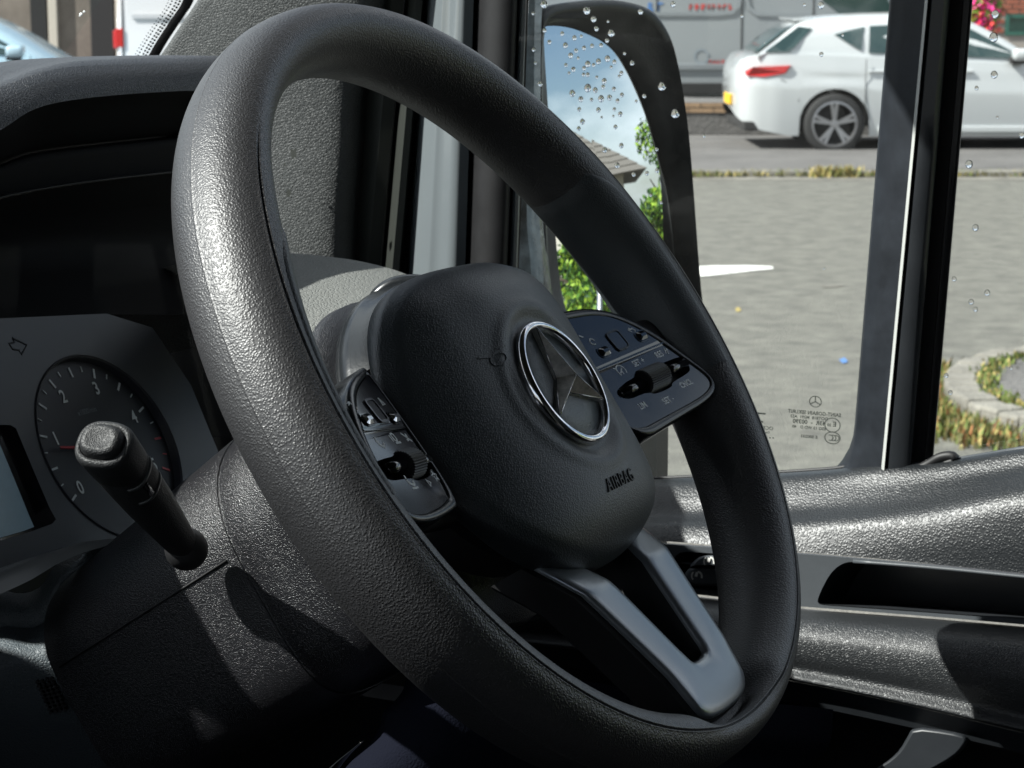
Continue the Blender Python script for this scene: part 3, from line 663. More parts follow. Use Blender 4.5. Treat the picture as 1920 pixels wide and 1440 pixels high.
for k, dz in ((1.003, -3.4), (1.004, -6), (1.0, -12), (.96, -15)):
    rows.append([])
    for th in np.linspace(0, 2 * math.pi, NT, endpoint=False):
        a, b = outline(th, 1); c = dome(a, b) + dz if dz > -10 else max(dz, -40) + min(dome(a, b), 0) * .3; a, b = outline(th, k); rows[-1].append(mm_(a, b, c))
vs, fs = grid(rows, closeu=True); build('airbag_cover', vs, fs, 'hub_leather', wh, local=True)
# star emblem
em = thing('emblem', None, None, M=Matrix.Translation((0, 0, 0))); em.parent = wh; em.matrix_world = Matrix.Identity(4); em.matrix_basis = Matrix.Identity(4)
rows = []
for rr, z in ((30.6, 18.2), (30.6, 20.6), (29.6, 22.2), (28.3, 22.7), (27.2, 22.2), (26.6, 20.8), (26.4, 18.2)):
    rows.append([mm_(rr * math.cos(t), rr * math.sin(t), z) for t in np.linspace(0, 2 * math.pi, 120, endpoint=False)])
vs, fs = grid(rows, closeu=True); build('emblem_ring', vs, fs, 'chrome', em, local=True)
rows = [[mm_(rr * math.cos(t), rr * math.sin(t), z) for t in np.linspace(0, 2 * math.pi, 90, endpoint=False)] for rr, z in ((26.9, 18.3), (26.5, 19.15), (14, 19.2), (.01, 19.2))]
vs, fs = grid(rows, closeu=True); build('emblem_disc_skylit', vs, fs, 'emblem_disc_skylit', em, local=True)
vs = [mm_(0, 0, 27.6)]
for k in range(6):
    a = R_(90 + 60 * k); r, z = ((27.6, 22.0) if k % 2 == 0 else (5.3, 20.2)); vs.append(mm_(r * math.cos(a), r * math.sin(a), z))
vs_star = list(vs)
vs += [mm_(v[0] * 1000, v[1] * 1000, 18) for v in vs[1:]]
fs = [(0, 1 + k, 1 + (k + 1) % 6) for k in range(6)] + [(1 + k, 7 + k, 7 + (k + 1) % 6, 1 + (k + 1) % 6) for k in range(6)]
build('emblem_star', vs, fs, 'dark_chrome', em, smooth=False, local=True, bevel=.00045)
prt = []
for k in range(6):
    pts_ = [np.array(vs_star[1 + q % 6]) + np.array([0, 0, .0001]) for q in (k, k + 1)]; prt.append(tube(pts_, .00022, 6))
for k in (0, 2, 4): prt.append(tube([np.array(vs_star[0]), np.array(vs_star[1 + k])], .00016, 6))
v_, f_ = join(prt); build('star_edges', v_, f_, 'chrome', em, local=True)
# AIRBAG lettering and horn sign raised on the cover
v, f = textmesh('AIRBAG', 8.2, .35, bold=.0, spacing=1.22)
build('airbag_lettering', [mm_(x * .86 + 1, y - 49.5, dome(x * .86 + 1, y - 49.5) + z + .3) for x, y, z in v], f, 'rubber', wh, smooth=False, local=True)
hf = lambda x, y, h: mm_(x, y, dome(x, y) + h)
vs, fs = join([stroke([(-47, 23.5), (-41, 22), (-34, 23), (-30, 24)], .8, hf, -.2, .5), stroke(arc(-37, 19.6, 4.6, 0, 340, 22, 2.6), .8, hf, -.2, .5, closed=True)])
build('horn_sign', vs, fs, 'hub_leather', wh, smooth=False, local=True)
# carrier behind the cover and the arms to the rim
rows = []
for k, z in ((.3, -28), (.74, -26), (.80, -30), (.80, -46), (.70, -58), (.3, -60)):
    rows.append([mm_(outline(t, k)[0], outline(t, k)[1], z) for t in np.linspace(0, 2 * math.pi, 80, endpoint=False)])
vs, fs = grid(rows, closeu=True); build('hub_carrier', vs, fs, 'rubber', wh, local=True, sharp=40)
def pod_c(a, b): return .165 * abs(a) - .181 * b - 16.4
for s in (1, -1):
    rows = []
    for t in np.linspace(0, 1, 8):
        a = 70 + 96 * t; c = pod_c(a, 0) - 16 - 4 * (1 - t); hb = 30 - 6 * t; hc = 9
        rows.append([mm_(s * a, math.copysign(abs(math.cos(q))**.6, math.cos(q)) * hb - 3, c + math.copysign(abs(math.sin(q))**.6, math.sin(q)) * hc) for q in np.linspace(0, 2 * math.pi, 28, endpoint=False)])
    vs, fs = grid(rows, closeu=True); build('side_spoke', vs, fs, 'rubber', wh, local=True)
# silver lower spoke: a V with a hole, in plan (x,y) with height from y
def spc(y): return float(np.interp(-y, [60, 74, 85, 132, 150, 160], [-12, -3, 3, 12, 13.5, 13]))
outer_r = [(50, -64), (48.5, -74), (44, -90), (35, -122), (30.5, -140), (29, -147), (27, -152.5), (21, -156.5), (11, -158.2), (0, -158.6)]
inner_r = [(29, -68), (24, -76), (19.5, -86), (14, -110), (10.6, -126), (9.6, -130.5), (7.6, -132.8), (5, -133.6), (2.5, -133.8), (0, -133.8)]
outR, inR = resample(outer_r, 40), resample(inner_r, 40)
outL, inL = [(-x, y) for x, y in outR[::-1]][1:], [(-x, y) for x, y in inR[::-1]][1:]
oo, ii = list(map(tuple, outR)) + outL, list(map(tuple, inR)) + inL
rows = []
for (x0, y0), (x1, y1) in zip(oo, ii):
    row = []
    for t, dz in ((0, -16), (0, -2.2), (.02, -.9), (.07, -.15), (.2, .3), (.5, .55), (.8, .3), (.93, -.15), (.98, -.9), (1, -2.2), (1, -16)):
        x, y = x0 + (x1 - x0) * t, y0 + (y1 - y0) * t; row.append(mm_(x, y, spc(y) + dz))
    rows.append(row)
vs, fs = grid(rows); build('lower_spoke', vs, fs, 'satin_silver', wh, local=True)
# dark backing of the lower spoke, same plan but wider and lower
rows = []
for i, ((x0, y0), (x1, y1)) in enumerate(zip(oo, ii)):
    cx_, cy_ = 0, -112; k = 1.07
    row = []
    for x, y, dz in ((cx_ + (x0 - cx_) * 1.0, y0, -24), (cx_ + (x0 - cx_) * k, cy_ + (y0 - cy_) * 1.03, -22), (cx_ + (x0 - cx_) * k, cy_ + (y0 - cy_) * 1.03, -5), (x0, y0, -3.2), (x1, y1, -3.2), (x1 * .98, y1, -26)):
        row.append(mm_(x, y, spc(y0 if dz < -3.3 and x != x1 else y) + dz))
    rows.append(row)
vs, fs = grid(rows); build('spoke_backing', vs, fs, 'rubber', wh, local=True, sharp=40)
# ---- switch pods
for s in (1, -1):
    pf = (lambda s: (lambda x, y, h: mm_(s * x, y, pod_c(x, y) + h)))(s)
    pf2 = lambda x, y, h, s=s: mm_(x, y, pod_c(x, y) + h)           # for writing: x not mirrored
    I_ = [(70, 42), (96, 39)] if s > 0 else [(93, 41), (99, 39)]
    J_ = [(118, -34), (70, -37)] if s > 0 else [(118, -31.5), (104, -29)]
    frame = chaikin(I_ + [ (116, 36), (133, 28), (148, 13), (157, -6), (164, -20), (161, -28.5), (146, -32.5)] + J_, 3)
    pane = chaikin(([(66, 38), (96, 33.5)] if s > 0 else [(97, 37), (101, 35)]) + [ (116, 31), (129.5, 24.5), (143, 10), (152.5, -7), (160, -20.5), (157.5, -25.6), (146, -28.6)] + ([(118, -29.6), (66, -31)] if s > 0 else [(122, -27.5), (107, -24)]), 3)
    pd = thing('switch_pod', None, None, M=Matrix.Identity(4)); pd.parent = wh; pd.matrix_world = Matrix.Identity(4); pd.matrix_basis = Matrix.Identity(4)
    # raised rim of the pod: loft outer -> inner
    Fo, Pa = resample(frame + [frame[0]], 141, smooth=False)[:-1], resample(pane + [pane[0]], 141, smooth=False)[:-1]
    k0 = int(np.argmin(((Pa - Fo[0])**2).sum(1))); Pa = np.roll(Pa, -k0, 0)
    rows = []
    for t, h in ((-.10, -15), (-.02, -7), (0, -2.4), (.12, -.7), (.4, .1), (.75, -.05), (.95, -.6), (1.0, -1.4)):
        rows.append([pf(*(Fo[i] + (Pa[i] - Fo[i]) * t), h) for i in range(140)])
    vs, fs = grid(rows, closeu=True); build('pod_frame', vs, fs, 'pod_frame', pd, local=True)
    # glossy plate with the slot for the roller cut out; upper part stands a little higher
    X_ = 88 if s > 0 else 101
    dy_ = 0 if s > 0 else 3.6
    slot = chaikin([(x_, y_ + dy_) for x_, y_ in [(X_, -6.2), (150, -4.6), (154.5, -7.5), (153, -13.5), (148, -15.2), (131, -16), (129, -18.2), (112, -18), (110, -15.2), (X_, -15)]], 2)
    vv, ff = fill2d([[tuple(p) for p in Pa], [tuple(p) for p in slot]])
    def yd(x): return 4.4 if s > 0 else 9.2 + (abs(x) - 103) * .08
    def hup(x, y): return -.9 + .55 * sm(-.3, .6, y - yd(x)) - .5 * math.exp(-((y - yd(x)) / .5)**2)
    build('switch_plate', [pf(x, y, hup(x, y)) for x, y, _ in vv], ff, 'panel_black', pd, local=True, smooth=False)
    rows = [[pf(p[0], p[1], h) for p in slot] for h in (-.9, -7)]; vs, fs = grid(rows, closeu=True); fs.append(tuple(range(len(slot), 2 * len(slot)))[::-1])
    build('slot_well', vs, fs, 'void', pd, local=True, smooth=False)
    vs, fs = stroke([(x_, yd(x_)) for x_ in ((66, 97, 130, 148) if s > 0 else (102, 115, 130, 141))], .7, pf, -1, -.15); build('plate_ridge', vs, fs, 'gloss_black', pd, local=True, smooth=False)
    # roller and the bar through it
    b0 = [np.array(pf(x, -10.6 + dy_, -1.4)) for x in (X_ + 2, 112)]; vs, fs = tube(b0, .0024, 12); p1 = (vs, fs)
    vs, fs = tube([np.array(pf(x, -9.8 + dy_, -1.2)) for x in (130, 152 if s > 0 else 146)], .0026, 12); vs, fs = join([p1, (vs, fs)]); build('rocker_bar', vs, fs, 'gloss_black', pd, local=True)
    ca, cb = (np.array(pf(111.5, -10, -2.2)), np.array(pf(130.5, -10, -2.2))) if s > 0 else (np.array(pf(114, -6.4, -3.2)), np.array(pf(129, -6.4, -3.2))); ax = (cb - ca); Ln = np.linalg.norm(ax); ax /= Ln
    e1 = np.cross(ax, (0, 0, 1.)); e1 /= np.linalg.norm(e1); e2 = np.cross(ax, e1); rows = []
    for t in (0, .04, .5, .96, 1):
        rr = .0062 if 0 < t < 1 else .0054
        rows.append([ca + ax * Ln * t + (rr + (.00045 if q % 2 else 0)) * (math.cos(2 * math.pi * q / 72) * e1 + math.sin(2 * math.pi * q / 72) * e2) for q in range(72)])
    vs, fs = grid(rows, closeu=True); fs += [tuple(range(72))[::-1], tuple(range(288, 360))]; build('roller', vs, fs, 'rubber', pd, local=True, smooth=False)
    # touch pad ring and two keys
    cx_, cy_, hx, hy = (116, 14.6, 5.2, 5.2) if s > 0 else (117, 19.2, 4.4, 5.4)
    vs, fs = stroke(rrect(cx_, cy_, hx, hy, 2), .75 if s > 0 else 1.1, pf, -.4, .5, closed=True); build('touchpad_ring', vs, fs, 'chrome' if s < 0 else 'pod_frame', pd, local=True, smooth=False)
    prism('touchpad', rrect(cx_, cy_, hx - .7, hy - .7, 1.5), -.4, .12, 'panel_black', pd, pf)
    for kx_, ky_ in (((100.5, 11.8), (135.6, 12.0)) if s > 0 else ((105.5, 14.5), (131, 16.2))):
        vs, fs = stroke(rrect(kx_, ky_, 4.6, 2.8, 2.2), .5, pf, -.4, .1, closed=True); build('key_surround', vs, fs, 'gloss_black', pd, local=True, smooth=False)
        P = rrect(kx_, ky_, 4.2, 2.4, 2); Q = [((x - kx_) * .55 + kx_, (y - ky_) * .35 + ky_) for x, y in P]
        rows = [[pf(x, y, -.4) for x, y in P], [pf(x, y, .5) for x, y in P], [pf(x, y, 1.5) for x, y in Q]]; vs, fs = grid(rows, closeu=True); n = len(P); fs.append(tuple(range(2 * n, 3 * n)))
        build('key', vs, fs, 'gloss_black' if s > 0 else 'chrome', pd, local=True, smooth=False)
    def write(t, x, y, size, bold=.03, nm='lettering', m='mark_white', rot=0):
        v, f = textmesh(t, size, 0, bold=bold); c_, s_ = math.cos(R_(rot)), math.sin(R_(rot))
        build(nm, [pf2(x + (a * c_ - b * s_) * .92, y + a * s_ + b * c_, -.9 + .08 + (.62 if y > yd(x) else 0)) for a, b, _ in v], f, m, pd, smooth=False, local=True)
    def icon(parts, nm='symbol', m='mark_white'):
        vs, fs = join([stroke(p, w_ * (1.9 if s < 0 else 1.3), pf2, -.95, -.78 + (.62 if np.mean([q[1] for q in p]) > yd(np.mean([q[0] for q in p])) else 0), closed=cl) for p, w_, cl in parts]); build(nm, vs, fs, m, pd, smooth=False, local=True)
    if s > 0:
        write('SET +', 119.5, .1, 4.6, bold=.09); write('RES', 138.5, -.4, 4.6, bold=.09); write('LIM', 98, -20.5, 4.6, bold=.09); write('SET -', 118.5, -23.2, 4.6, bold=.09); write('CNCL', 140.5, -19.6, 4.4, bold=.09)
        icon([([(144, -1.5), (145.5, 1.5)], .4, 0), ([(145.6, -2.2), (147, 1.2)], .4, 0), ([(144.6, .2), (147.6, .4)], .4, 0)])
        icon([(arc(103, -.3, 3.2, -40, 220, 14), .5, 0), ([(101, -1.4), (104.6, .9)], .5, 0), ([(103, -.3), (103, -2.3)], .5, 0), ([(98.2, 2.6), (99.8, 1.6)], .6, 0)])
        icon([([(131.6, 18.2), (129.6, 17.1), (131.4, 15.6)], .5, 0), ([(129.8, 17.1), (133, 17.3), (134.6, 16.2), (134.0, 14.8)], .5, 0)])
        icon([(arc(98.5, 18.6, 1.8, 0, 300, 9), .45, 0), ([(92.5, 24), (94.5, 22.4)], .7, 0)])
    else:
        ph = lambda x, y, k=1: [([(x - 2.2 * k, y + 1.6 * k), (x - 1.8 * k, y - .8 * k), (x + .6 * k, y - 2.2 * k), (x + 2.2 * k, y - 1.2 * k)], .8 * k, 0), ([(x - 2.4 * k, y + 2 * k), (x - 1.3 * k, y + 1.5 * k)], 1.2 * k, 0), ([(x + 1.6 * k, y - .6 * k), (x + 2.4 * k, y - 1.6 * k)], 1.2 * k, 0)]
        icon(ph(-134, 5.4)); icon(ph(-134.5, -13.5) + [([(-137.5, -17), (-131.5, -17)], .5, 0)])
        icon([([(-121.5, 7.6), (-121.5, 4.4)], .5, 0), (rrect(-118.4, 6.2, 1.3, 1.8, .6, 2), .5, 1), ([(-120.8, 3.4), (-115.5, 3.4)], .5, 0)])
        icon([([(-109.5, 7.2), (-104.5, 2.4)], .5, 0), ([(-108.5, 3.4), (-107, 3.4), (-105.6, 6.4)], .6, 0)])
        icon([([(-103.5, -3.5), (-101, -3.5), (-101, -8), (-104, -8)], .5, 0)])
        st = [(-109 + (2.6 if k % 2 == 0 else 1.1) * math.cos(R_(90 + 36 * k)), -14.8 + (2.6 if k % 2 == 0 else 1.1) * math.sin(R_(90 + 36 * k))) for k in range(10)]; icon([(st, .45, 1)])
        icon([([(-119.8, -15), (-119.8, -18.4), (-117.4, -16.8)], .5, 1)])
        icon([([(-136.5, 24.5), (-134.6, 25.4), (-133.6, 23)], .5, 0), ([(-134.2, 21.5), (-134.2, 19.8)], .5, 0)]); icon([([(-106, 24.5), (-104, 21), (-106.5, 21), (-106, 24.5)], .45, 0)])
# ================================================================== STEERING COLUMN
col = thing('steering_column', 'black grained steering column shroud with glossy collar behind the wheel', 'steering column', M=MW)
rows = []
for rr, z in ((66, -31), (69, -22), (73, -20), (76.5, -23), (77, -30), (79.5, -33), (80, -38), (78, -43), (66, -46)):
    rows.append([mm_(rr * math.cos(R_(t)), rr * math.sin(R_(t)), z) for t in np.linspace(20, 146, 60)])
vs, fs = grid(rows); build('collar', vs, fs, 'pod_frame', col, local=True)
rows = []
for rr, z in ((60, -42), (66, -46), (74, -50), (82, -52), (83, -58)):
    rows.append([mm_(rr * math.cos(R_(t)), rr * math.sin(R_(t)), z) for t in np.linspace(0, 360, 90, endpoint=False)])
vs, fs = grid(rows, closeu=True); build('clock_spring_housing', vs, fs, 'shroud_plastic', col, local=True)
def section(z):
    t = sm(-52, -100, z); w_ = 82 * (1 - t) + 70 * t; top = 80 * (1 - t) + 62 * t; e = 2 * (1 - t) + 2.25 * t
    top = top + (np.interp(-z, [100, 250], [0, -14])); bot = -82 * (1 - t) - 74 * t
    out = []
    for th in np.linspace(0, 2 * math.pi, 96, endpoint=False):
        c_, s_ = math.cos(th), math.sin(th); B = top if s_ > 0 else -bot
        ee = e if s_ > 0 else e + 2.4 * t
        r = (abs(c_ / w_)**ee + abs(s_ / B)**ee)**(-1 / ee); out.append((r * c_, r * s_))
    return out
zz = [-56, -62, -70, -80, -90, -100, -112, -124, -126, -127, -128, -130, -150, -180, -210, -250]
rows = [[mm_(x * (1 - .012 * (z in (-126, -127, -128))), y * (1 - .012 * (z in (-126, -127, -128))), z) for x, y in section(z)] for z in zz if z >= -128]
vs, fs = grid(rows, closeu=True); build('upper_shroud', vs, fs, 'shroud_plastic', col, local=True, sharp=50)
rows = [[mm_(x, y, z) for x, y in section(z)] for z in (-127.5, -128.2, -129.5, -132, -150, -180, -210, -250)]
vs, fs = grid(rows, closeu=True); fs.append(tuple(range(96)))
build('lower_shroud', vs, fs, 'shroud_plastic', col, local=True, sharp=50)
P = [mm_(-70.3, 6, z) for z in (-133, -170, -210, -245)]
vs, fs = tube(P, .0005, 8); build('shroud_seam', vs, fs, 'void', col, local=True)
# height lever under the column
lv = thing('column_lever', 'small shiny lever end below the steering column at the bottom edge', 'lever', loc=tuple(at(640, 1420, .98)))
rows = []
for (x, y, w_, d) in ((600, 1480, 26, .99), (620, 1445, 30, .985), (645, 1418, 30, .98), (668, 1400, 22, .975), (676, 1392, 6, .972)):
    c = at(x, y, d); rows.append([c + (w_ / FPX) * (math.cos(t) * np.array([.8, 0, .6]) + .5 * math.sin(t) * np.array([.3, -.8, .4])) for t in np.linspace(0, 2 * math.pi, 20, endpoint=False)])
vs, fs = grid(rows, closeu=True); fs += [tuple(range(20))[::-1], tuple(range(80, 100))]; build('lever_grip', vs, fs, 'pod_frame', lv, subsurf=1)
# ================================================================== STALK
B0, K0 = at(338, 1015, .985), at(192, 830, .905)
wv = (K0 - B0); SL = np.linalg.norm(wv); wv /= SL
xv = np.array([1., 0, 0]) - wv * wv[0]; xv /= np.linalg.norm(xv); yv = np.cross(wv, xv); yv = yv if yv[2] > 0 else -yv
xr, yr = xv * math.cos(R_(-14)) + yv * math.sin(R_(-14)), -xv * math.sin(R_(-14)) + yv * math.cos(R_(-14))
stk = thing('indicator_stalk', 'black column stalk with a rounded button end pointing at the camera', 'stalk', loc=tuple(B0))
def sec(t, a, b, e=2.6, n=48, off=(0, 0)):
    c = B0 + wv * SL * t + off[0] * xr + off[1] * yr
    return [c + (math.copysign(abs(math.cos(q))**(2 / e), math.cos(q)) * a * xr + math.copysign(abs(math.sin(q))**(2 / e), math.sin(q)) * b * yr) for q in np.linspace(0, 2 * math.pi, n, endpoint=False)]
rows = [sec(-.12, .0045, .0045), sec(0, .0066, .0066), sec(.22, .0084, .0078), sec(.42, .0100, .0088), sec(.6, .0108, .0094), sec(.78, .0115, .0099), sec(.79, .0112, .0096), sec(.80, .0116, .0100), sec(.93, .0121, .0104), sec(.97, .0122, .0105), sec(.99, .0117, .0100), sec(1.0, .0107, .0091), sec(1.0, .0094, .0076), sec(.975, .0092, .0074)]
vs, fs = grid(rows, closeu=True); build('lever_arm', vs, fs, 'knob_plastic', stk)
rows = [sec(.97, .0090, .0072), sec(1.005, .0090, .0072), sec(1.03, .0084, .0066), sec(1.045, .0072, .0055), sec(1.043, .0056, .0042), sec(1.035, .003, .002), sec(1.034, .0002, .0002)]
vs, fs = grid(rows, closeu=True); build('end_button', vs, fs, 'knob_plastic', stk)
for t0, t1 in ((.60, .62), (.74, .76)):
    rows = [sec(t0, .0109 + .0006 * (t0 > .7), .0095 + .0004 * (t0 > .7)), sec(t1, .0110 + .0006 * (t0 > .7), .0096 + .0004 * (t0 > .7))]; rows = [r[-9:] + r[:6] for r in rows]
    vs, fs = grid(rows); build('collar_mark', vs, fs, 'bezel_grey', stk, solid=.0006)
rows = [sec(t, .0111 + .0005 * (t - .62) / .14, .0097 + .0004 * (t - .62) / .14)[-4:-1] for t in (.63, .73)]
vs, fs = grid(rows); build('window_mark', vs, fs, 'gloss_black', stk, solid=.0006)
vs, fs = [], []
rows = [[B0 - wv * .008 + .0095 * (math.sin(p) * (math.cos(q) * xr + math.sin(q) * yr) + math.cos(p) * wv) for q in np.linspace(0, 2 * math.pi, 32, endpoint=False)] for p in np.linspace(.05, math.pi - .05, 18)]
vs, fs = grid(rows, closeu=True); build('ball_joint', vs, fs, 'rubber', stk)
# ================================================================== INSTRUMENT CLUSTER (local frame fitted to the dial)
cw = np.array([-.20440, 1.13697, -.23266]) + O
CN, CH, CV = np.array([.78248, -.39937, .47780]), np.array([.45460, .89069, 0]), np.array([-.42557, .21721, .87850])
MC = Matrix(((CH[0], CV[0], CN[0], cw[0]), (CH[1], CV[1], CN[1], cw[1]), (CH[2], CV[2], CN[2], cw[2]), (0, 0, 0, 1)))
cl = thing('instrument_cluster', 'dark instrument cluster with rev counter and pale display left of the wheel', 'instrument cluster', M=MC)
def cl2(px, py): p = on_plane(px, py, cw, CN) - cw; return float(p @ CH), float(p @ CV)
cf = lambda x, y, h: (x, y, h)
dial_r = .0505
hole = [(dial_r * math.cos(t), dial_r * math.sin(t)) for t in np.linspace(0, 2 * math.pi, 72, endpoint=False)]
scr = [cl2(*p) for p in ((-260, 790), (20, 797), (30, 803), (62, 880), (92, 950), (105, 974), (98, 982), (60, 996), (-260, 1090))]
x0, y0 = cl2(-330, 600); x1, y1 = cl2(560, 560)
face = [cl2(-500, 640), cl2(0, 597), cl2(200, 588), (.075, cl2(350, 600)[1]), (.085, .02), (.08, -.05), (.05, -.075), cl2(250, 1030), cl2(200, 1035), cl2(112, 1040), cl2(-60, 1120), cl2(-500, 1320)]
vv, ff = fill2d([face, hole, scr]); build('face_panel', [(x, y, 0) for x, y, _ in vv], ff, 'cluster_face', cl, local=True, smooth=False)
rows = [[(r * math.cos(t), r * math.sin(t), z) for t in np.linspace(0, 2 * math.pi, 96, endpoint=False)] for r, z in ((dial_r + .0006, .0004), (dial_r, .0008), (dial_r - .001, 0), (dial_r - .0015, -.004), (.0001, -.004))]
vs, fs = grid(rows, closeu=True); build('rev_counter_dial', vs, fs, 'dial_face', cl, local=True, sharp=30)
A0, DA = 3.60083732, -.812556
for k in range(0, 21):
    v_ = k * .25; an = A0 + DA * v_; big = k % 2 == 0; r0, r1 = (.0405, .0460) if big else (.0430, .0460)
    c_, s_ = math.cos(an), math.sin(an)
    vs, fs = stroke([(r0 * c_, r0 * s_), (r1 * c_, r1 * s_)], .0011 if big else .0006, cf, -.0039, -.0035); build('dial_tick', vs, fs, 'mark_white' if v_ < 4.3 else 'needle', cl, local=True, smooth=False)
for v_ in range(6):
    an = A0 + DA * v_; r = .0345; v, f = textmesh(str(v_), .0098, 0, bold=.0002); build('dial_number', [(x * .85 + r * math.cos(an), y + r * math.sin(an), -.0036) for x, y, _ in v], f, 'mark_white', cl, local=True, smooth=False)
v, f = textmesh('x1000/min', .0042, 0); build('dial_lettering', [(x * .85 - .001, y + .0215, -.0036) for x, y, _ in v], f, 'mark_dim', cl, local=True, smooth=False)
an = A0 + DA * .80
vs, fs = stroke([(.0, .0), (.036 * math.cos(an), .036 * math.sin(an))], .0012, cf, -.002, -.0008); build('needle', vs, fs, 'needle', cl, local=True, smooth=False)
vs, fs = tube([(0, 0, -.004), (0, 0, .001), (0, 0, .0012)], [.0085, .0085, .008], 32); build('needle_hub', vs, fs, 'gloss_black', cl, local=True)
scs = np.array(scr); cs = scs.mean(0)
rows = [[(x, y, 0) for x, y in scs], [(x, y, -.005) for x, y in scs]]; vs, fs = grid(rows, closeu=True); fs.append(tuple(range(len(scr), 2 * len(scr)))[::-1]); build('display_frame', vs, fs, 'gloss_black', cl, local=True, smooth=False)
sc2 = [cl2(*p) for p in ((-260, 815), (0, 817), (10, 821), (40, 893), (68, 962), (78, 985), (60, 992), (-260, 1085))]
sc2 = [(x - .0005, y + .001) for x, y in sc2]; n = len(sc2)
build('display_screen', [(x, y, -.0042) for x, y in sc2], [tuple(range(n))], 'screen', cl, local=True, smooth=False)
ar = [cl2(*p) for p in ((17, 644), (27, 642), (23, 634), (50, 647), (40, 665), (36, 657), (24, 655))]
vs, fs = stroke(ar, .0009, cf, 0, .0003, closed=True); build('arrow_symbol', vs, fs, 'void', cl, local=True, smooth=False)
lens = [(x, y + .001, .052 + .42 * y) for x, y in face]
build('cover_lens', lens, [tuple(range(len(lens)))], 'lens_glass', cl, local=True, smooth=False)
# bezel under the lens: two sloping grey bands
def Pc(px, py, h): return on_plane(px, py, cw + CN * h, CN)
e1 = [(-500, 1275), (0, 1067), (112, 1030), (165, 1015), (202, 1011), (262, 1003)]; e2 = [(-500, 1330), (0, 1110), (60, 1082), (110, 1052), (169, 1028), (262, 1006)]
sheet('lower_bezel', [[Pc(x, y, .004) for x, y in e1], [Pc(x, y + 1, .012) for x, y in e1], [Pc(x, y + 4, .02) for x, y in e2]], 'bezel_grey', cl, n=30, across=2)
# ================================================================== DASHBOARD
ds = thing('dashboard', 'dark grained dashboard with hood over the instruments', 'dashboard', loc=tuple(on_f(300, 300, .8)))
topE = [(-700, 330), (-300, 225), (-120, 190), (0, 152), (60, 129), (130, 114), (220, 108), (300, 105.5), (400, 104.5), (418, 106)]
lowE = [(-700, 420), (-300, 320), (-120, 285), (0, 241), (55, 206), (105, 190), (200, 177), (340, 167.5), (378, 168)]
def ef(L, f, dy=0): return [on_f(x, y + dy, f) for x, y in L]
back = [p + VF * .34 - VU * .10 for p in ef(topE, .735)]
mid = [p + VF * .06 - VU * .004 for p in ef(topE, .735)]
sheet('binnacle_hood', [back, mid, ef(topE, .735), ef(topE, .715, 6), [.5 * (a + b) for a, b in zip(resample(ef(topE, .70, 14), 12), resample(ef(lowE, .712, -24), 12))], ef(lowE, .700, -4), ef(lowE, .696, 0), ef(lowE, .700, 3)], 'dash_leather', ds, n=60, across=4)
l1 = [(-700, 520), (-300, 400), (0, 312), (30, 299), (70, 288), (200, 272), (335, 258), (352, 257)]; l1b = [(x, y + 7) for x, y in l1]
l2 = [(-700, 560), (-300, 450), (0, 370), (100, 350), (200, 336), (325, 322), (350, 320)]
sheet('hood_underside', [ef(lowE, .700, 3), ef(lowE, .715, 20), ef(l1, .74, -14), ef(l1, .76, -3)], 'matte_black', ds, n=50, across=3)
sheet('inner_visor', [ef(l1, .752, -2), ef(l1, .742, 0), ef(l1, .74, 3), ef(l2, .742, -3)], 'matte_black', ds, n=50, across=3)
sheet('visor_edge', [ef(l2, .742, -3), ef(l2, .73, 0), ef(l2, .735, 3)], 'rubber', ds, n=50, across=2)
hp = [(-700, 700), (-300, 640), (0, 600), (150, 590), (330, 590), (345, 589)]
sheet('visor_back', [ef(l2, .735, 3), [on_f(x, y, .775) for x, y in [(-700, 620), (-300, 530), (0, 470), (330, 450), (334, 450)]], [Pc(x, y, -.002) for x, y in hp]], 'matte_black', ds, n=40, across=3)
sheet('binnacle_end', [[on_f(x, y, .80) for x, y in ((318, 470), (318, 600), (318, 820))], [on_f(x, y, .82) for x, y in ((470, 500), (470, 620), (470, 820))]], 'matte_black', ds, n=8, across=1)
# end cheek of the hood towards the door, then the rounded dash corner with air vent
s0 = [(455, 463), (545, 471), (600, 476), (660, 484), (720, 498), (750, 508), (775, 520), (795, 545)]
def dd(L, dep, dy=0): return [at(x, y + dy, dep) for x, y in L]
s1 = [(455, 529), (545, 538), (600, 545), (660, 553), (705, 560), (740, 566), (765, 576), (785, 600)]
s2 = [(455, 651), (545, 660), (600, 665), (660, 668), (705, 672), (740, 680), (755, 688), (765, 700)]
sheet('dash_corner', [[p + VF * .25 - VU * .07 for p in dd(s0, 1.29)], dd(s0, 1.29), dd(s0, 1.275, 7), dd(s1, 1.20), dd(s2, 1.14), [p - VU * .10 for p in dd(s2, 1.13)]], 'dash_light', ds, n=50, across=5)
vt = thing('air_vent', None, None, M=Matrix.Identity(4)); vt.parent = ds; Mi = ROOTS[ds.name].inverted(); vt.matrix_basis = Mi; ROOTS[vt.name] = Mi
path = resample([at(*p, 1.135) for p in ((690, 600), (700, 572), (712, 552), (735, 536), (765, 530), (795, 532), (820, 545))], 30)
vs, fs = tube(path, .0042, 14); build('vent_ring', vs, fs, 'pod_frame', vt)
path = resample([at(*p, 1.14) for p in ((706, 600), (716, 574), (730, 556), (752, 545), (780, 542), (812, 552))], 30)
vs, fs = tube(path, .0022, 12); build('vent_trim', vs, fs, 'chrome', vt)
path = [at(*p, 1.145) for p in ((712, 590), (728, 566), (750, 553), (790, 548), (830, 570), (800, 640), (730, 640))]
build('vent_mouth', path, [tuple(range(7))], 'void', vt, smooth=False)
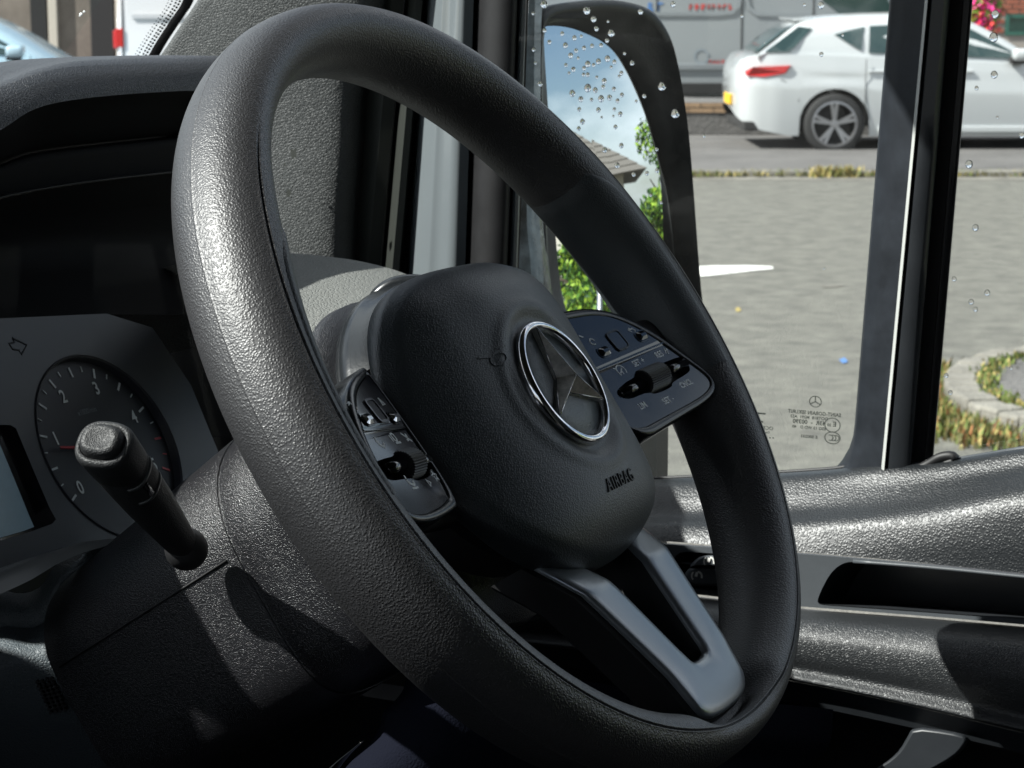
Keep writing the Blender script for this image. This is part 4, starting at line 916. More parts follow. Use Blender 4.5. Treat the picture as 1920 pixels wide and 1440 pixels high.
# knee panel at the lower left, with its slot
def kd(L, dep, dy=0): return [at(x, y + dy, dep) for x, y in L]
k0 = [(-700, 1270), (-300, 1190), (0, 1108), (37, 1113), (62, 1108), (80, 1096), (97, 1068), (122, 1048), (169, 1026), (244, 1005), (300, 998)]
k1 = [(-700, 1330), (-300, 1250), (0, 1150), (45, 1150), (75, 1140), (100, 1100), (112, 1082), (150, 1058), (185, 1045), (252, 1025), (300, 1015)]
k2 = [(-700, 1360), (-300, 1280), (0, 1180), (60, 1180), (95, 1165), (108, 1135), (116, 1100), (150, 1068), (195, 1050), (256, 1031), (300, 1020)]
sheet('knee_panel_lip', [kd(k0, 1.125), kd(k0, 1.115, 3), kd(k1, 1.10), kd(k2, 1.10), kd(k2, 1.115, 3)], 'knee_leather_skylit', ds, n=70, across=4)
q1 = [(-700, 1355), (-300, 1275), (0, 1176), (60, 1178), (112, 1150), (122, 1158), (260, 1090)]
q2 = [(-700, 1420), (-300, 1340), (0, 1240), (70, 1238), (140, 1226), (170, 1215), (300, 1190)]
q3 = [(-700, 1520), (-300, 1440), (0, 1360), (80, 1356), (190, 1345), (220, 1330), (300, 1300)]
q4 = [(-700, 1700), (-300, 1650), (0, 1600), (120, 1600), (250, 1590), (280, 1580), (330, 1560)]
sheet('knee_panel', [kd(q1, 1.098), kd(q1, 1.085, 20), kd(q2, 1.075), kd(q3, 1.09), kd(q4, 1.16)], 'knee_leather_skylit', ds, n=60, across=6)
sheet('slot_back', [kd([(100, 1060), (200, 1035), (300, 1000)], 1.16), kd([(100, 1180), (200, 1140), (320, 1090)], 1.16)], 'rubber', ds, n=8, across=1, smooth=False)
sheet('slot_bar', [kd([(112, 1120), (140, 1098), (185, 1078), (225, 1062)], 1.13), kd([(112, 1128), (142, 1108), (187, 1087), (227, 1070)], 1.12), kd([(114, 1134), (146, 1115), (190, 1094), (228, 1076)], 1.13)], 'smooth_dark', ds, n=16, across=3)
for i in range(4):
    for j in range(9):
        x, y = 70 + i * 9 + j * 3.2, 1278 + j * 7.2 - i * 2
        p = at(x, y, 1.0765); v, f = tube([p + np.array([0, .002, 0]), p - np.array([0, .0012, 0])], .0009, 6); build('sensor_grille_hole', v, f, 'void', ds, smooth=False)
v, f = boxw(V(.597, .935, -.20), VR, .006, VF, .14, VU, .20); build('shadow_panel', v, f, 'rubber', ds, smooth=False, bevel=.015)  # unseen thin panel, added to cast the shadow edge on the column shroud
tp = on_f(418, 106, .735); ep = [tp, tp + VF * .06 - VU * .004, tp + VF * .30 - VU * .09, on_f(352, 258, .80), on_f(352, 258, .742), on_f(378, 168, .70)]
build('hood_end', ep, [(0, 1, 2, 3, 4, 5)], 'dash_leather', ds, smooth=False)
v, f = boxw(V(.95, 1.0, -.56), VR, .31, VF, .02, VU, .40); build('dash_body', v, f, 'rubber', ds, smooth=False)
# main hidden body of the dash, closing the space behind the instruments
for nm, r0, r1, f0, f1, z0, z1 in (('dash_body', -.62, 1.27, .86, 1.22, -1.1, -.22), ('dash_body', -.62, .55, .60, 1.2, -.60, -.16)):
    v, f = boxw(V((r0 + r1) / 2, (f0 + f1) / 2, (z0 + z1) / 2), VR, (r1 - r0) / 2, VF, (f1 - f0) / 2, VU, (z1 - z0) / 2); build(nm, v, f, 'rubber', ds, smooth=False, bevel=.02)
# ================================================================== CAB SHELL (roof, floor, rear wall, far side): structure outside the frame
def vbox(name, r0, r1, f0, f1, z0, z1, m, kind='structure', parent=None, **kw):
    v, f = boxw(V((r0 + r1) / 2, (f0 + f1) / 2, (z0 + z1) / 2), VR, (r1 - r0) / 2, VF, (f1 - f0) / 2, VU, (z1 - z0) / 2); kw.setdefault('smooth', False)
    return build(name, v, f, m, parent, kind=kind, **kw)
ZR = .36
vbox('cab_roof', -.66, 1.40, -.75, .70, ZR, ZR + .05, 'trim_green')
vbox('cab_floor', -.66, 1.40, -.75, 1.25, -1.15, -1.10, 'rubber')
vbox('cab_rear_wall', -.66, 1.40, -.80, -.75, -1.15, ZR + .05, 'trim_green')
vbox('cab_side_wall', -.70, -.66, -.80, 1.25, -1.15, -.20, 'rubber')
vbox('door_inner_skin', 1.27, 1.30, -.75, 1.25, -1.12, -.47, 'rubber')
vbox('door_inner_skin', 1.355, 1.375, .56, 1.30, -.50, -.26, 'rubber')
vbox('cab_side_wall', -.70, -.66, -.80, -.45, -.20, ZR, 'trim_green')
vbox('cab_front_wall', -.66, 1.36, 1.22, 1.30, -1.15, -.14, 'rubber')
# seat cushion edge at the bottom
sq = thing('driver_seat', 'dark blue fabric seat edge in shadow below the wheel', 'seat', loc=tuple(at(760, 1400, .98)))
r0 = [(762, 1230), (757, 1290), (742, 1312), (718, 1336), (712, 1365), (695, 1390), (676, 1410), (640, 1450), (600, 1520)]
sheet('seat_cushion', [[at(x, y, 1.03) for x, y in r0], [at(x + 8, y + 2, 1.015) for x, y in r0], [at(x + 120, y + 10, 1.0) for x, y in r0], [at(x + 420, y + 60, 1.06) for x, y in r0], [at(x + 800, y + 100, 1.25) for x, y in r0]], 'fabric', sq, n=40, across=5)
# ================================================================== WINDSCREEN
ws = thing('windscreen', 'windscreen glass with dotted black border at the upper left', 'windscreen', loc=tuple(V(.4, 1.05, 0)))
def wsp(r, z): return V(r, 1.10 - .9 * z - .20 * min(1.2, abs((r - .33) / .95))**4, z)
rows = [[wsp(r, z) for r in np.linspace(-.62, 1.262, 50)] for z in np.linspace(-.16, .44, 12)]
vs, fs = grid(rows); build('glass', vs, fs, 'windscreen_glass', ws)
def ws_hit(px, py):
    d = ray(px, py); lo, hi = .8, 4.0
    for _ in range(60):
        m_ = (lo + hi) / 2; p = O + d * m_; r, f_, z = (p - O) @ VR, (p - O) @ VF, p[2] - CAMZ
        g = f_ - (1.10 - .9 * z - .20 * min(1.2, abs((r - .33) / .95))**4)
        if g < 0: lo = m_
        else: hi = m_
    return O + d * lo
# black border band and dot rows follow the glass edge
edge = [(352, -60), (343, 0), (318, 40), (292, 80), (274, 112)]
dots = []
E_ = resample([ws_hit(*p) for p in edge], 60); inn_ = resample([ws_hit(x - 9, y) for x, y in edge], 60)
step = (inn_[30] - E_[30]); stepn = step / np.linalg.norm(step)
for k in range(4):
    for i in range(0, 60, 2):
        p = E_[i] + stepn * (.0016 + .0026 * k) * (1.05 + .0 * k) + (E_[1] - E_[0]) * (1.0 * (k % 2)); r = (.0010, .0009, .00072, .0005)[k] * 1.0
        t_ = (E_[1] - E_[0]) / np.linalg.norm(E_[1] - E_[0]); b = len(dots)
        dots.append(([p + r * (math.cos(a) * t_ + math.sin(a) * stepn) - np.array([0, .001, 0]) for a in np.linspace(0, 6.283, 7)[:-1]], [(0, 1, 2, 3, 4, 5)]))
vs, fs = join(dots); build('border_dots', vs, fs, 'void', ws, smooth=False, kind='stuff')
sheet('border_band', [[ws_hit(x, y) for x, y in edge], [ws_hit(x + 10, y) - np.array([0, .002, 0]) for x, y in edge], [ws_hit(x + 22, y) - np.array([0, .003, 0]) for x, y in edge], [ws_hit(x + 34, y) + VF * .012 for x, y in edge]], 'void', ws, n=30, across=3)
# sheet of air-speckled dirt: rain specks
for (x, y, s) in ((152, 27, 3), (158, 22, 2), (150, 30, 1.5)):
    p = ws_hit(x, y); rows = [[p + s / FPX * 1.7 * (math.sin(a) * (math.cos(q) * np.array([1, 0, 0]) + math.sin(q) * np.array([0, .3, 1])) + .5 * math.cos(a) * np.array([0, -1, 0])) for q in np.linspace(0, 6.283, 10)[:-1]] for a in np.linspace(.1, 1.5, 5)]
    vs, fs = grid(rows, closeu=True); build('raindrop', vs, fs, 'mark_white', ws)
# ================================================================== A-PILLAR and door-frame strips
ap = thing('pillar_trim', 'grey grained trim of the windscreen pillar behind the wheel', 'pillar trim', loc=tuple(on_r(500, 250, 1.26)))
left = [(440, -260), (400, -60), (371, 0), (345, 38), (298, 106), (240, 190), (220, 300), (210, 520)]
right = [(735, -300), (705, -60), (690, 0), (672, 60), (655, 120), (645, 200), (640, 300), (632, 400), (628, 520)]
Lr, Rr_ = resample([on_r(x, y, 1.262) for x, y in left], 30), resample([on_r(x, y, 1.285) for x, y in right], 30)
def lerp(a, b, t, push=0): return [p * (1 - t) + q * t - VR * push for p, q in zip(a, b)]
sheet('pillar_cover', [[p + VR * .03 for p in Lr], Lr, lerp(Lr, Rr_, .1, .003), lerp(Lr, Rr_, .4, .006), lerp(Lr, Rr_, .75, .004), lerp(Lr, Rr_, .93, .000), lerp(Lr, Rr_, 1.0, -.006), lerp(Lr, Rr_, 1.015, -.03)], 'pillar_grain', ap, n=50, across=5)
for x, y, s in ((553, 288, 9), (544, 362, 8), (537, 308, 3)):
    p = on_r(x, y, 1.2665); vs = [p - VR * .002 + s / FPX * 1.5 * random.uniform(.75, 1.25) * (math.cos(a) * VF * .7 + math.sin(a) * VU) for a in np.linspace(0, 6.283, 13)[:-1]]
    build('screw_dimple', vs, [tuple(range(12))], 'trim_green', ap, smooth=False)
fr = thing('door_surround', 'upright painted pillar and black rubber seals beside the driver door window', 'door frame', loc=tuple(on_r(830, 300, 1.30)))
def strip(nm, cols, m, sharp=None, y0=-420, y1=980, dx=-18):
    """cols: (x at y=0, x at y=500, r)"""
    rows = [[on_r(a + (b - a) * (y / 500), y, r) for y in np.linspace(y0, y1, 12)] for a, b, r in cols]
    vs, fs = grid(rows); return build(nm, vs, fs, m, fr, sharp=sharp)
strip('inner_cheek', [(683, 622, 1.31), (706, 643, 1.325), (712, 650, 1.31), (735, 690, 1.305), (757, 713, 1.31), (759, 715, 1.35)], 'trim_green', 40)
strip('rubber_seal', [(757, 713, 1.345), (766, 722, 1.345)], 'void')
strip('rubber_seal', [(765, 721, 1.34), (767, 723, 1.312), (780, 736, 1.308), (792, 748, 1.312), (798, 756, 1.34), (806, 770, 1.345)], 'trim_green', 50)
strip('door_pillar', [(796, 762, 1.345), (800, 766, 1.322), (812, 780, 1.315), (828, 802, 1.3125), (831, 806, 1.3115), (834, 809, 1.3118), (847, 826, 1.310), (855, 836, 1.3075), (866, 850, 1.3065), (872, 856, 1.308), (888, 872, 1.312), (894, 877, 1.33)], 'body_white', 60)
strip('window_seal', [(892, 875, 1.335), (897, 880, 1.315), (930, 912, 1.308), (960, 942, 1.312), (970, 951, 1.316), (971, 952, 1.335)], 'rubber', 50)
strip('seal_lip', [(970, 950, 1.335), (972, 952, 1.322), (980, 962, 1.318), (986, 968, 1.320), (988, 971, 1.34)], 'smooth_grey', 50)
strip('seal_lip', [(986, 968, 1.338), (991, 973, 1.336)], 'void')
# ================================================================== DRIVER DOOR
dr = thing('driver_door', 'dark grained driver door with window, armrest, switches and door pocket', 'door', loc=tuple(V(1.27, .3, -.5)))
GR = 1.318
def gp(px, py, r=GR): return on_r(px, py, r)
sill_top = [(940, 925), (1150, 905), (1215, 901), (1400, 892), (1560, 882), (1640, 872), (1745, 866), (1920, 838), (2150, 806), (2400, 772)]
rows_d = [
 ([(x, y - 2) for x, y in sill_top], 1.316), (sill_top, 1.300), ([(x, y + 9) for x, y in sill_top], 1.290),
 ([(940, 955), (1215, 932), (1400, 925), (1600, 915), (1745, 903), (1920, 876), (2400, 806)], 1.282),
 ([(940, 985), (1215, 966), (1400, 962), (1600, 948), (1745, 930), (1920, 898), (2400, 836)], 1.272),
 ([(940, 997), (1215, 984), (1400, 986), (1600, 978), (1745, 965), (1920, 936), (2400, 890)], 1.258),
 ([(940, 1004), (1215, 1000), (1400, 1010), (1600, 1016), (1745, 1010), (1920, 1000), (2400, 985)], 1.252),
 ([(940, 1006), (1215, 1013), (1400, 1027), (1560, 1040), (1745, 1057), (1920, 1075), (2400, 1125)], 1.249)]
sheet('upper_trim', [[gp(x, y, r) for x, y in L] for L, r in rows_d], 'door_leather', dr, n=70, across=5)
PR = 1.246
plo = [(900, 1004), (1215, 1018), (1400, 1031), (1560, 1043), (1745, 1060), (1920, 1079), (2400, 1130)]
phi = [(2400, 1212), (1920, 1171), (1745, 1156), (1500, 1137), (1320, 1116), (1150, 1100), (900, 1082)]
pocket = chaikin([(1532, 1128), (1537, 1112), (1556, 1075), (1578, 1056), (1602, 1052), (1750, 1064), (1920, 1081), (2330, 1122), (2335, 1195), (1920, 1160), (1745, 1147), (1560, 1134), (1536, 1132)], 2)
swh = chaikin([(1262, 1052), (1270, 1037), (1290, 1034), (1390, 1042), (1400, 1060), (1392, 1100), (1375, 1108), (1285, 1103), (1275, 1092)], 2)
S_ = 1000.
vv, ff = fill2d([[(x / S_, y / S_) for x, y in plo + phi], [(x / S_, y / S_) for x, y in pocket], [(x / S_, y / S_) for x, y in swh]])
build('handle_panel', [gp(x * S_, y * S_, PR) for x, y, _ in vv], ff, 'smooth_grey', dr, smooth=False)
vs, fs = grid([[gp(x, y, PR) for x, y in plo], [gp(x, y - 2, 1.252) for x, y in plo]]); build('handle_panel_edge', vs, fs, 'smooth_grey', dr, smooth=False)
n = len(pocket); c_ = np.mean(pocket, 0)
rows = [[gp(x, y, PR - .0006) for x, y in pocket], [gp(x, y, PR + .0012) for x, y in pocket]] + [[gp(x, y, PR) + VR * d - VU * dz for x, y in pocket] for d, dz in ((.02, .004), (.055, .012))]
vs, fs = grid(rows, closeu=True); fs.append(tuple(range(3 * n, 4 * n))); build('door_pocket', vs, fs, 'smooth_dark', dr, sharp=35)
hl = [gp(x, y + .5, PR - .0005) for x, y in [(1600, 1052), (1750, 1064), (1920, 1081), (2320, 1121)]]
vs, fs = tube(resample(hl, 20), .0011, 10); build('pocket_edge', vs, fs, 'smooth_grey', dr)
n = len(swh); rows = [[gp(x, y, PR - .0004) for x, y in swh], [gp(x, y, PR) + VR * .018 for x, y in swh]]; vs, fs = grid(rows, closeu=True); fs.append(tuple(range(n, 2 * n))); build('switch_recess', vs, fs, 'gloss_black', dr, sharp=40)
gl = lambda r_: (lambda x, y, h: tuple(on_r(x, y, r_ - h)))
for nm, poly, hh, gx_, gy_ in (('window_switch', [(1285, 1098), (1279, 1086), (1288, 1068), (1300, 1061), (1345, 1062), (1372, 1070), (1372, 1096), (1350, 1100)], .004, 1306, 1080), ('window_switch', [(1291, 1064), (1306, 1046), (1326, 1040), (1372, 1043), (1380, 1062), (1345, 1061), (1300, 1060)], .008, 1329, 1053)):
    P = chaikin(poly, 2); P2 = [(gx_ + 8 + (x - gx_ - 8) * .82, gy_ + (y - gy_) * .8) for x, y in P]
    rows = [[gl(PR + .012)(x, y, 0) for x, y in P], [gl(PR)(x, y, hh * .4) for x, y in P], [gl(PR)(x, y, hh) for x, y in P2]]; vs, fs = grid(rows, closeu=True); fs.append(tuple(range(2 * len(P), 3 * len(P))))
    b_ = build(nm, vs, fs, 'smooth_grey', dr, bevel=.0008, sharp=60)
    g_ = gl(PR - hh)
    vs, fs = join([stroke(arc(gx_ - 2, gy_, 7, 130, 235, 8, 9), 2.4, g_, -.0002, .0006), stroke(arc(gx_ + 2, gy_ + 1, 8, 20, -90, 8, 9), 3.6, g_, -.0002, .0006), stroke([(gx_ + 1, gy_ - 7), (gx_ - 1, gy_ + 1)], 5, g_, -.0002, .0006)])
    build('window_symbol', vs, fs, 'road_paint', dr, smooth=False)
vs, fs = tube([gp(1278, 1055, PR + .01), gp(1300, 1057, PR + .01)], .0006, 6); build('switch_light_bar', vs, fs, 'mark_white', dr)
AR_ = [([(900, 1086), (1150, 1104), (1320, 1120), (1500, 1141), (1745, 1160), (1920, 1175), (2400, 1216)], 1.262),
 ([(900, 1088), (1150, 1107), (1320, 1123), (1500, 1144), (1745, 1163), (1920, 1178), (2400, 1219)], 1.235),
 ([(900, 1091), (1150, 1110), (1320, 1127), (1500, 1148), (1745, 1168), (1920, 1184), (2400, 1226)], 1.225),
 ([(900, 1105), (1150, 1124), (1320, 1142), (1500, 1164), (1745, 1190), (1920, 1212), (2400, 1270)], 1.205),
 ([(900, 1128), (1150, 1150), (1320, 1170), (1500, 1194), (1745, 1228), (1920, 1258), (2400, 1330)], 1.196),
 ([(900, 1158), (1150, 1182), (1320, 1204), (1500, 1232), (1745, 1272), (1920, 1305), (2400, 1390)], 1.195),
 ([(900, 1182), (1150, 1208), (1320, 1232), (1500, 1258), (1745, 1306), (1920, 1346), (2400, 1450)], 1.198),
 ([(900, 1186), (1150, 1212), (1320, 1236), (1500, 1263), (1745, 1312), (1920, 1352), (2400, 1458)], 1.196),
 ([(900, 1196), (1150, 1222), (1320, 1248), (1500, 1276), (1745, 1328), (1920, 1370), (2400, 1480)], 1.192),
 ([(900, 1200), (1150, 1226), (1320, 1252), (1500, 1280), (1745, 1332), (1920, 1375), (2400, 1486)], 1.200)]
sheet('armrest', [[gp(x, y, r) for x, y in L] for L, r in AR_], 'arm_leather', dr, n=70, across=5)
LP = [([(900, 1200), (1150, 1226), (1320, 1252), (1500, 1280), (1745, 1332), (1920, 1375), (2400, 1486)], 1.199),
 ([(900, 1225), (1150, 1262), (1320, 1290), (1480, 1316), (1745, 1372), (1920, 1412), (2400, 1530)], 1.205),
 ([(900, 1235), (1150, 1272), (1320, 1300), (1480, 1326), (1745, 1384), (1920, 1426), (2400, 1546)], 1.24)]
sheet('lower_trim', [[gp(x, y, r) for x, y in L] for L, r in LP[:2]], 'smooth_dark', dr, n=40, across=3)
sheet('lower_recess', [[gp(x, y, r) for x, y in L] for L, r in LP[1:]] + [[gp(x, y + 500, 1.26) for x, y in LP[2][0]]], 'rubber', dr, n=40, across=3)
# inner handle low on the door
hp_ = [(1712, 1362), (1780, 1370), (1818, 1380), (1812, 1398), (1792, 1420), (1740, 1450), (1690, 1475), (1610, 1470), (1640, 1442), (1668, 1425), (1688, 1405), (1700, 1384)]
P = chaikin(hp_, 1); n = len(P); c_ = np.mean(P, 0)
rows = [[gp(x, y, 1.205) for x, y in P], [gp(x, y, 1.172) for x, y in P], [gp(c_[0] + (x - c_[0]) * .94, c_[1] + (y - c_[1]) * .92, 1.168) for x, y in P]]
vs, fs = grid(rows, closeu=True); fs.append(tuple(range(2 * n, 3 * n))); build('door_pull', vs, fs, 'smooth_dark', dr, bevel=.001, sharp=50)
# divider bar between quarter window and main window
def dcol(a, b, r, extra=0): return [gp(a + (b - a) * (y / 850) + (0 if y < 850 else 0), y, r) for y in np.linspace(-420, 900, 40)]
def flare(L): return L
cols = [(1668, 1598, 1.322), (1672, 1602, 1.300), (1700, 1622, 1.2970), (1734, 1655, 1.2930)]
rows = []
for a, b, r in cols:
    row = []
    for y in np.linspace(-420, 884, 60):
        x = a + (b - a) * (y / 850)
        if r > 1.29610 and y > 800: x -= (1.0 if r > 1.3040 else .35) * 34 * ((y - 800) / 84)**2.2
        row.append(gp(x, y, r))
    rows.append(row)
vs, fs = grid(rows); build('divider_left_face', vs, fs, 'divider_plastic', dr, sharp=60)
def dstrip(nm, cols, m, sharp=50, yend=893):
    rows = [[gp(a + (b - a) * (y / 850), y, r) for y in np.linspace(-420, yend, 24)] for a, b, r in cols]; vs, fs = grid(rows); return build(nm, vs, fs, m, dr, sharp=sharp)
dstrip('divider_daylight_strip', [(1734, 1655, 1.2930), (1734.5, 1655.5, 1.2905), (1739.5, 1660.5, 1.2890), (1742, 1663, 1.2950)], 'daylight_strip', yend=882)  # pale colour stands in for daylight showing along the divider gap
dstrip('divider_right_face', [(1742, 1663, 1.2950), (1748, 1669, 1.2900), (1770, 1694, 1.2910), (1780, 1709, 1.2950), (1782, 1711, 1.31)], 'smooth_dark')
dstrip('divider_channel', [(1781, 1710, 1.312), (1807, 1736, 1.312)], 'void', yend=876)
dstrip('divider_rubber', [(1805, 1733, 1.312), (1808, 1736, 1.3070), (1818, 1744, 1.3070), (1823, 1750, 1.304), (1824, 1751, 1.322)], 'rubber', yend=862)
# window seal strip at the foot of the main window
path = [gp(x, y, 1.298) for x, y in ((1732, 874), (1760, 868), (1785, 866), (1850, 856), (1920, 843), (2150, 806), (2400, 770))]
vs, fs = tube(resample(path, 30), .0022, 10); build('window_wiper_seal', vs, fs, 'smooth_grey', dr)
path = [gp(x, y, 1.296) for x, y in ((1722, 880), (1745, 868), (1762, 858), (1785, 855), (1792, 862), (1770, 872))]
vs, fs = tube(resample(path, 20), .0030, 10); build('seal_end', vs, fs, 'rubber', dr)
path = [gp(x, y - 3, 1.312) for x, y in ((1150, 905), (1215, 901), (1400, 892), (1560, 882), (1598, 876))]
vs, fs = tube(resample(path, 30), .0013, 8); build('glass_edge_seal', vs, fs, 'rubber', dr)
# glass panes
qg = thing('quarter_window', None, None, M=Matrix.Identity(4)); qg.parent = dr; Mi = ROOTS[dr.name].inverted(); qg.matrix_basis = Mi; ROOTS[qg.name] = Mi
build('glass', [gp(985, -420), gp(1700, -420), gp(1600, 900), gp(950, 940)], [(0, 1, 2, 3)], 'window_glass', qg, smooth=False)
mg = thing('main_window', None, None, M=Matrix.Identity(4)); mg.parent = dr; mg.matrix_basis = Mi; ROOTS[mg.name] = Mi
build('glass', [gp(1850, -420), gp(2700, -420), gp(2700, 760), gp(2100, 800), gp(1920, 850), gp(1735, 880)], [(0, 1, 2, 3, 4, 5)], 'window_glass', mg, smooth=False)
# raindrops
def drop(px, py, s, par, m='water', ry=1.15):
    c = gp(px, py, GR + .0004); k = s / FPX * 1.45; rows = []
    for a in np.linspace(.03, 1.5, 6):
        rows.append([c + VR * (math.cos(a) * k * .55) + k * math.sin(a) * (math.cos(q) * VF * (1 + .12 * math.sin(3 * q + px)) + math.sin(q) * VU * ry) for q in np.linspace(0, 6.283, 15)[:-1]])
    rows.append([c + k * (math.cos(q) * VF + math.sin(q) * VU * ry) for q in np.linspace(0, 6.283, 15)[:-1]])
    vs, fs = grid(rows, closeu=True); fs += [tuple(range(14))[::-1], tuple(range(84, 98))]
    return build('raindrop', vs, fs, m, par)
dl = [(1020, 8, 7), (1100, 20, 7), (1113, 36, 5.5), (1118, 54, 4.5), (1146, 62, 6.5), (1138, 76, 4), (1201, 22, 5), (1021, 57, 4), (1001, 93, 4), (1013, 157, 5), (1004, 118, 3), (1185, 118, 4.5), (1208, 180, 4), (1241, 162, 7.5), (1266, 213, 8), (1000, 25, 3.5),
 (1054, 63, 4), (1030, 79, 4), (1077, 71, 4.5), (1090, 68, 3), (1060, 85, 5), (1095, 90, 4), (1110, 86, 4), (1080, 95, 4), (1127, 85, 4), (1070, 104, 5), (1061, 122, 3.5), (1084, 109, 3), (1075, 130, 4.5), (1067, 137, 3), (1122, 115, 5), (1139, 110, 5.5), (1152, 116, 4), (1102, 120, 5.5), (1113, 122, 3.5), (1095, 128, 4), (1146, 126, 3), (1094, 140, 3.5), (1102, 140, 4), (1119, 145, 3), (1165, 137, 4), (1161, 143, 3), (1133, 152, 5), (1102, 165, 7), (1116, 169, 5), (1131, 163, 4), (1151, 167, 4), (1073, 175, 6), (1089, 186, 5), (1109, 187, 3.5), (1127, 185, 6), (1143, 183, 5), (1166, 178, 4), (1158, 189, 4), (1193, 190, 3), (1086, 205, 4), (1122, 206, 4.5), (1152, 205, 3.5), (1163, 214, 4.5), (1150, 218, 2.5), (1128, 220, 2.5), (1092, 228, 5), (1085, 241, 4), (1154, 238, 4), (1194, 264, 3), (1165, 273, 4.5), (1134, 281, 5), (1157, 310, 5), (1188, 327, 4), (1213, 325, 4), (1232, 320, 4), (1231, 280, 3.5), (1262, 8, 5), (1540, 102, 4), (1391, 30, 3), (1539, 10, 6), (1508, 9, 3), (1580, 66, 2.5), (1320, 255, 3), (1648, 269, 3), (1545, 503, 2), (1220, 366, 3), (1240, 380, 3), (1140, 40, 2.5), (1171, 100, 3)]
for x, y, s in dl: drop(x, y, s, qg)
for x, y, s in ((1866, 27, 6.5), (1863, 70, 7.5), (1864, 140, 6), (1831, 165, 3.5), (1817, 308, 6.5), (1829, 427, 5.5), (1851, 549, 5), (1821, 566, 4.5), (1829, 580, 4), (1789, 523, 4), (1774, 704, 4), (1782, 736, 4), (1916, 254, 5), (1870, 220, 2.5), (1896, 690, 3)): drop(x, y, s, mg)
# etched maker's mark on the quarter glass, reads correctly from outside
EU = -VF; 
def etch(prt, nm):
    vs, fs = join(prt); build(nm, vs, fs, 'etched', qg, smooth=False)
def efn(cx, cy, rot=0.0):
    c = gp(cx, cy, GR - .001); k = 1.31 / FPX * 1.10
    def f(x, y, h): return c + k * (x * VF * 1.12 + y * VU) - VR * h     # +x towards the front: mirrored from inside
    return f
def etext(s, cx, cy, size, bold=.0, w=1.0):
    v, f = textmesh(s, size, 0, bold=bold); g = efn(cx, cy); return [g(x * w, y, .0) for x, y, _ in v], f
prt = [etext('SAINT-GOBAIN SEKURIT', 1527, 775, 9.6, .3, .86), etext('DOT818  M391  AS3', 1517, 783, 8, .25, .92), etext('43R  -  00390', 1517, 792, 11, .35, .92), etext('ESG 13 WD D   40', 1517, 802, 7.6, .25, .96), etext('E 000233', 1517, 819, 7.6, .25), etext('E', 1565, 796, 12, .4), etext('20', 1555, 797, 7, .3)]
g = efn(1561, 797); prt.append(stroke(arc(0, 0, 13, 0, 345, 24), 1.6, g, 0, .0002, closed=True))
g = efn(1561, 821); prt.append(stroke(arc(0, 0, 13, 0, 345, 24, 11), 1.6, g, 0, .0002, closed=True))
for dx in (-5, 0, 5): prt.append(stroke(arc(dx - 1, 0, 5, 60, 300, 10), 1.5, g, 0, .0002))
g = efn(1529, 753); prt.append(stroke(arc(0, 0, 10, 0, 345, 24), 1.5, g, 0, .0002, closed=True))
for a in (90, 210, 330): prt.append(stroke([(0, 0), (9.5 * math.cos(R_(a)), 9.5 * math.sin(R_(a)))], 1.8, g, 0, .0002))
etch(prt, 'etched_marking')
g = efn(1425, 785); prt = [stroke([(-10, 10), (8, 10)], 3, g, 0, .0002), stroke([(4, 8), (0, -4), (-6, -6)], 3, g, 0, .0002), etext('OCP', 1440, 803, 9, .2), etext('Tran', 1438, 811, 5.5, .2)]
for dx in (0, 6, 12): g = efn(1438 + dx, 821); prt.append(stroke([(-1.2, 0), (1.2, 0)], 2.4, g, 0, .0002))
etch(prt, 'etched_marking')
# ================================================================== WING MIRROR
hN = np.array([-.343, -.94]); hN /= np.linalg.norm(hN); TILT = R_(4.9)
MN = (hN[0] * VR + hN[1] * VF) * math.cos(TILT) + VU * math.sin(TILT)
mc = on_r(1150, 300, 1.55)
mrH = np.cross(VU, MN); mrH /= np.linalg.norm(mrH); mrV = np.cross(MN, mrH)
wing = thing('wing_mirror', 'black wing mirror reflecting sky and hedge, raindrops on the glass before it', 'wing mirror', loc=tuple(mc))
FN = mc + MN * .010
g_out = [(1022, 44), (1050, 43), (1080, 48), (1110, 60), (1135, 73), (1160, 95), (1180, 127), (1200, 170), (1217, 215), (1230, 260), (1242, 305), (1255, 355), (1264, 410), (1273, 475), (1280, 530), (1282, 570), (1260, 596), (1200, 602), (1130, 600), (1090, 596), (1066, 588), (1056, 560), (1048, 520), (1040, 450), (1034, 380), (1028, 250), (1023, 120)]
G2 = resample(g_out + [g_out[0]], 121)[:-1]
def mpt(px, py, h): return on_plane(px, py, mc + MN * h, MN)
Gp = [mpt(x, y, 0) for x, y in G2]; gc = np.mean(Gp, 0)
RC = 1.7                                            # convex glass, radius of curvature in metres
def bulge(p): d = p - gc; q = d - (d @ MN) * MN; return p - MN * (q @ q) / (2 * RC)
rows = [[bulge(gc + (p - gc) * k) for p in Gp] for k in (.001, .1, .2, .35, .5, .65, .8, .9, 1.0)]
vs, fs = grid(rows, closeu=True); build('mirror_glass', vs, fs, 'mirror_glass', wing)
c_out = [(1012, 28), (1030, 12), (1080, 2), (1140, -2), (1185, 4), (1222, 18), (1242, 40), (1260, 75), (1272, 120), (1282, 175), (1292, 250), (1301, 357), (1309, 467), (1315, 542), (1318, 590), (1300, 640), (1240, 655), (1150, 655), (1080, 650), (1040, 630), (1026, 590), (1020, 540), (1016, 450), (1012, 350), (1009, 250), (1007, 150), (1008, 70)]
Co = resample(c_out + [c_out[0]], 121)[:-1]
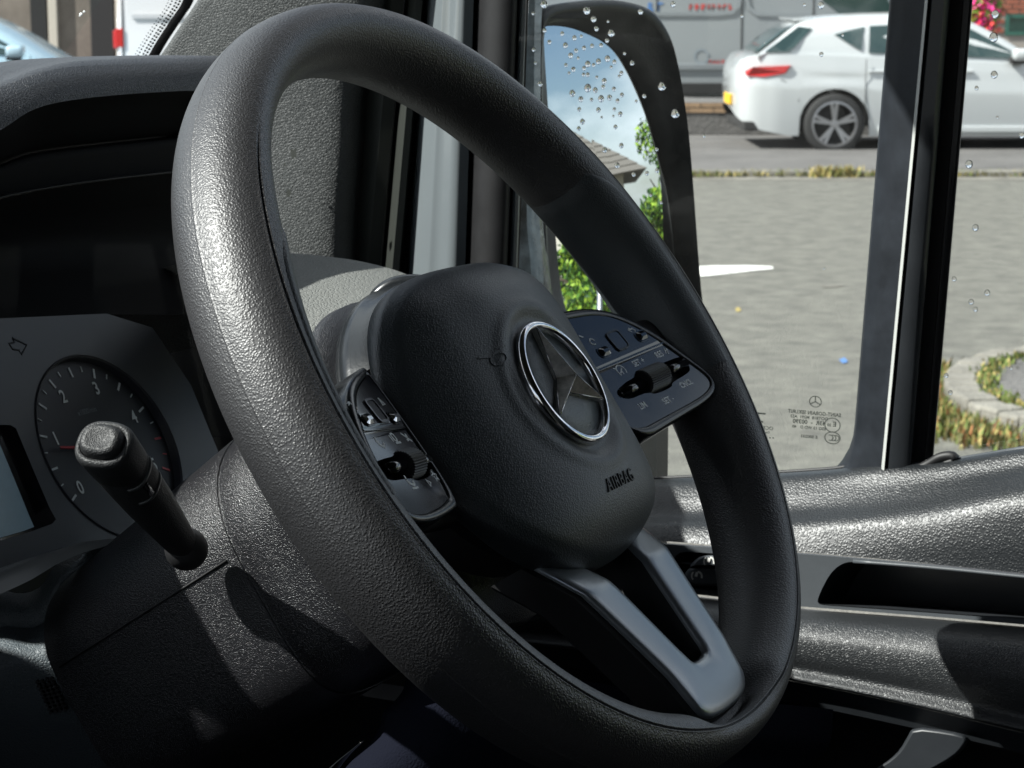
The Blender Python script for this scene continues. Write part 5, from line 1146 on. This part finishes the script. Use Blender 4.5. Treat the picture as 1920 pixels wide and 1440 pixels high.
k0 = int(np.argmin(((Co - G2[0])**2).sum(1))); Co = np.roll(Co, -k0, 0)
fc = np.mean([mpt(x, y, .012) for x, y in Co], 0)
Pf = [mpt(x, y, .012) for x, y in Co]
edge_in = [p + (fc - p) * .07 for p in Pf]
rows = [[bulge(gc + (p - gc) * .985) + MN * .0006 for p in Gp], [bulge(gc + (p - gc) * 1.004) + MN * .003 for p in Gp], [a * .5 + b * .5 - MN * .003 for a, b in zip(Gp, edge_in)], edge_in, [p + (fc - p) * .03 + MN * .002 for p in Pf], [p + (fc - p) * .005 for p in Pf], [p - MN * .006 for p in Pf], [p + (fc - p) * .02 - MN * .04 for p in Pf], [p + (fc - p) * .15 - MN * .08 for p in Pf], [p + (fc - p) * .45 - MN * .11 for p in Pf], [p + (fc - p) * .98 - MN * .115 for p in Pf]]
vs, fs = grid(rows, closeu=True); build('mirror_housing', vs, fs, 'casing_black', wing, sharp=60)
v, f = boxw(mpt(1058, 29, .009), mrH, .020, mrV, .0022, MN, .004); build('housing_slot', v, f, 'void', wing, smooth=False)
# arm and triangular foot towards the door
armL = [(994, -40), (990, 60), (984, 200), (978, 330), (974, 450), (970, 560), (966, 640)]
armM = [(1004, -40), (1002, 60), (1000, 200), (990, 330), (988, 420), (994, 480), (1000, 600)]
armR = [(1020, -40), (1014, 60), (1013, 200), (1014, 330), (1022, 450), (1034, 560), (1044, 640)]
sheet('mirror_arm', [[on_r(x, y, 1.60) for x, y in armL], [on_r(x, y, 1.44) for x, y in armL], [on_r(x, y, 1.455) for x, y in armM]], 'casing_wet', wing, n=30, across=3, sharp=60)
sheet('mirror_arm', [[on_r(x, y, 1.455) for x, y in armM], [on_r(x + 2, y, 1.445) for x, y in armM], [on_r(x, y, 1.45) for x, y in armR], [on_r(x, y, 1.60) for x, y in armR]], 'casing_wet', wing, n=30, across=3, sharp=60)
# ------------------------------------------------------------------ clean up helper data
for o in list(bpy.data.objects):
    if o.type == 'MESH' and not o.data.polygons: bpy.data.objects.remove(o)
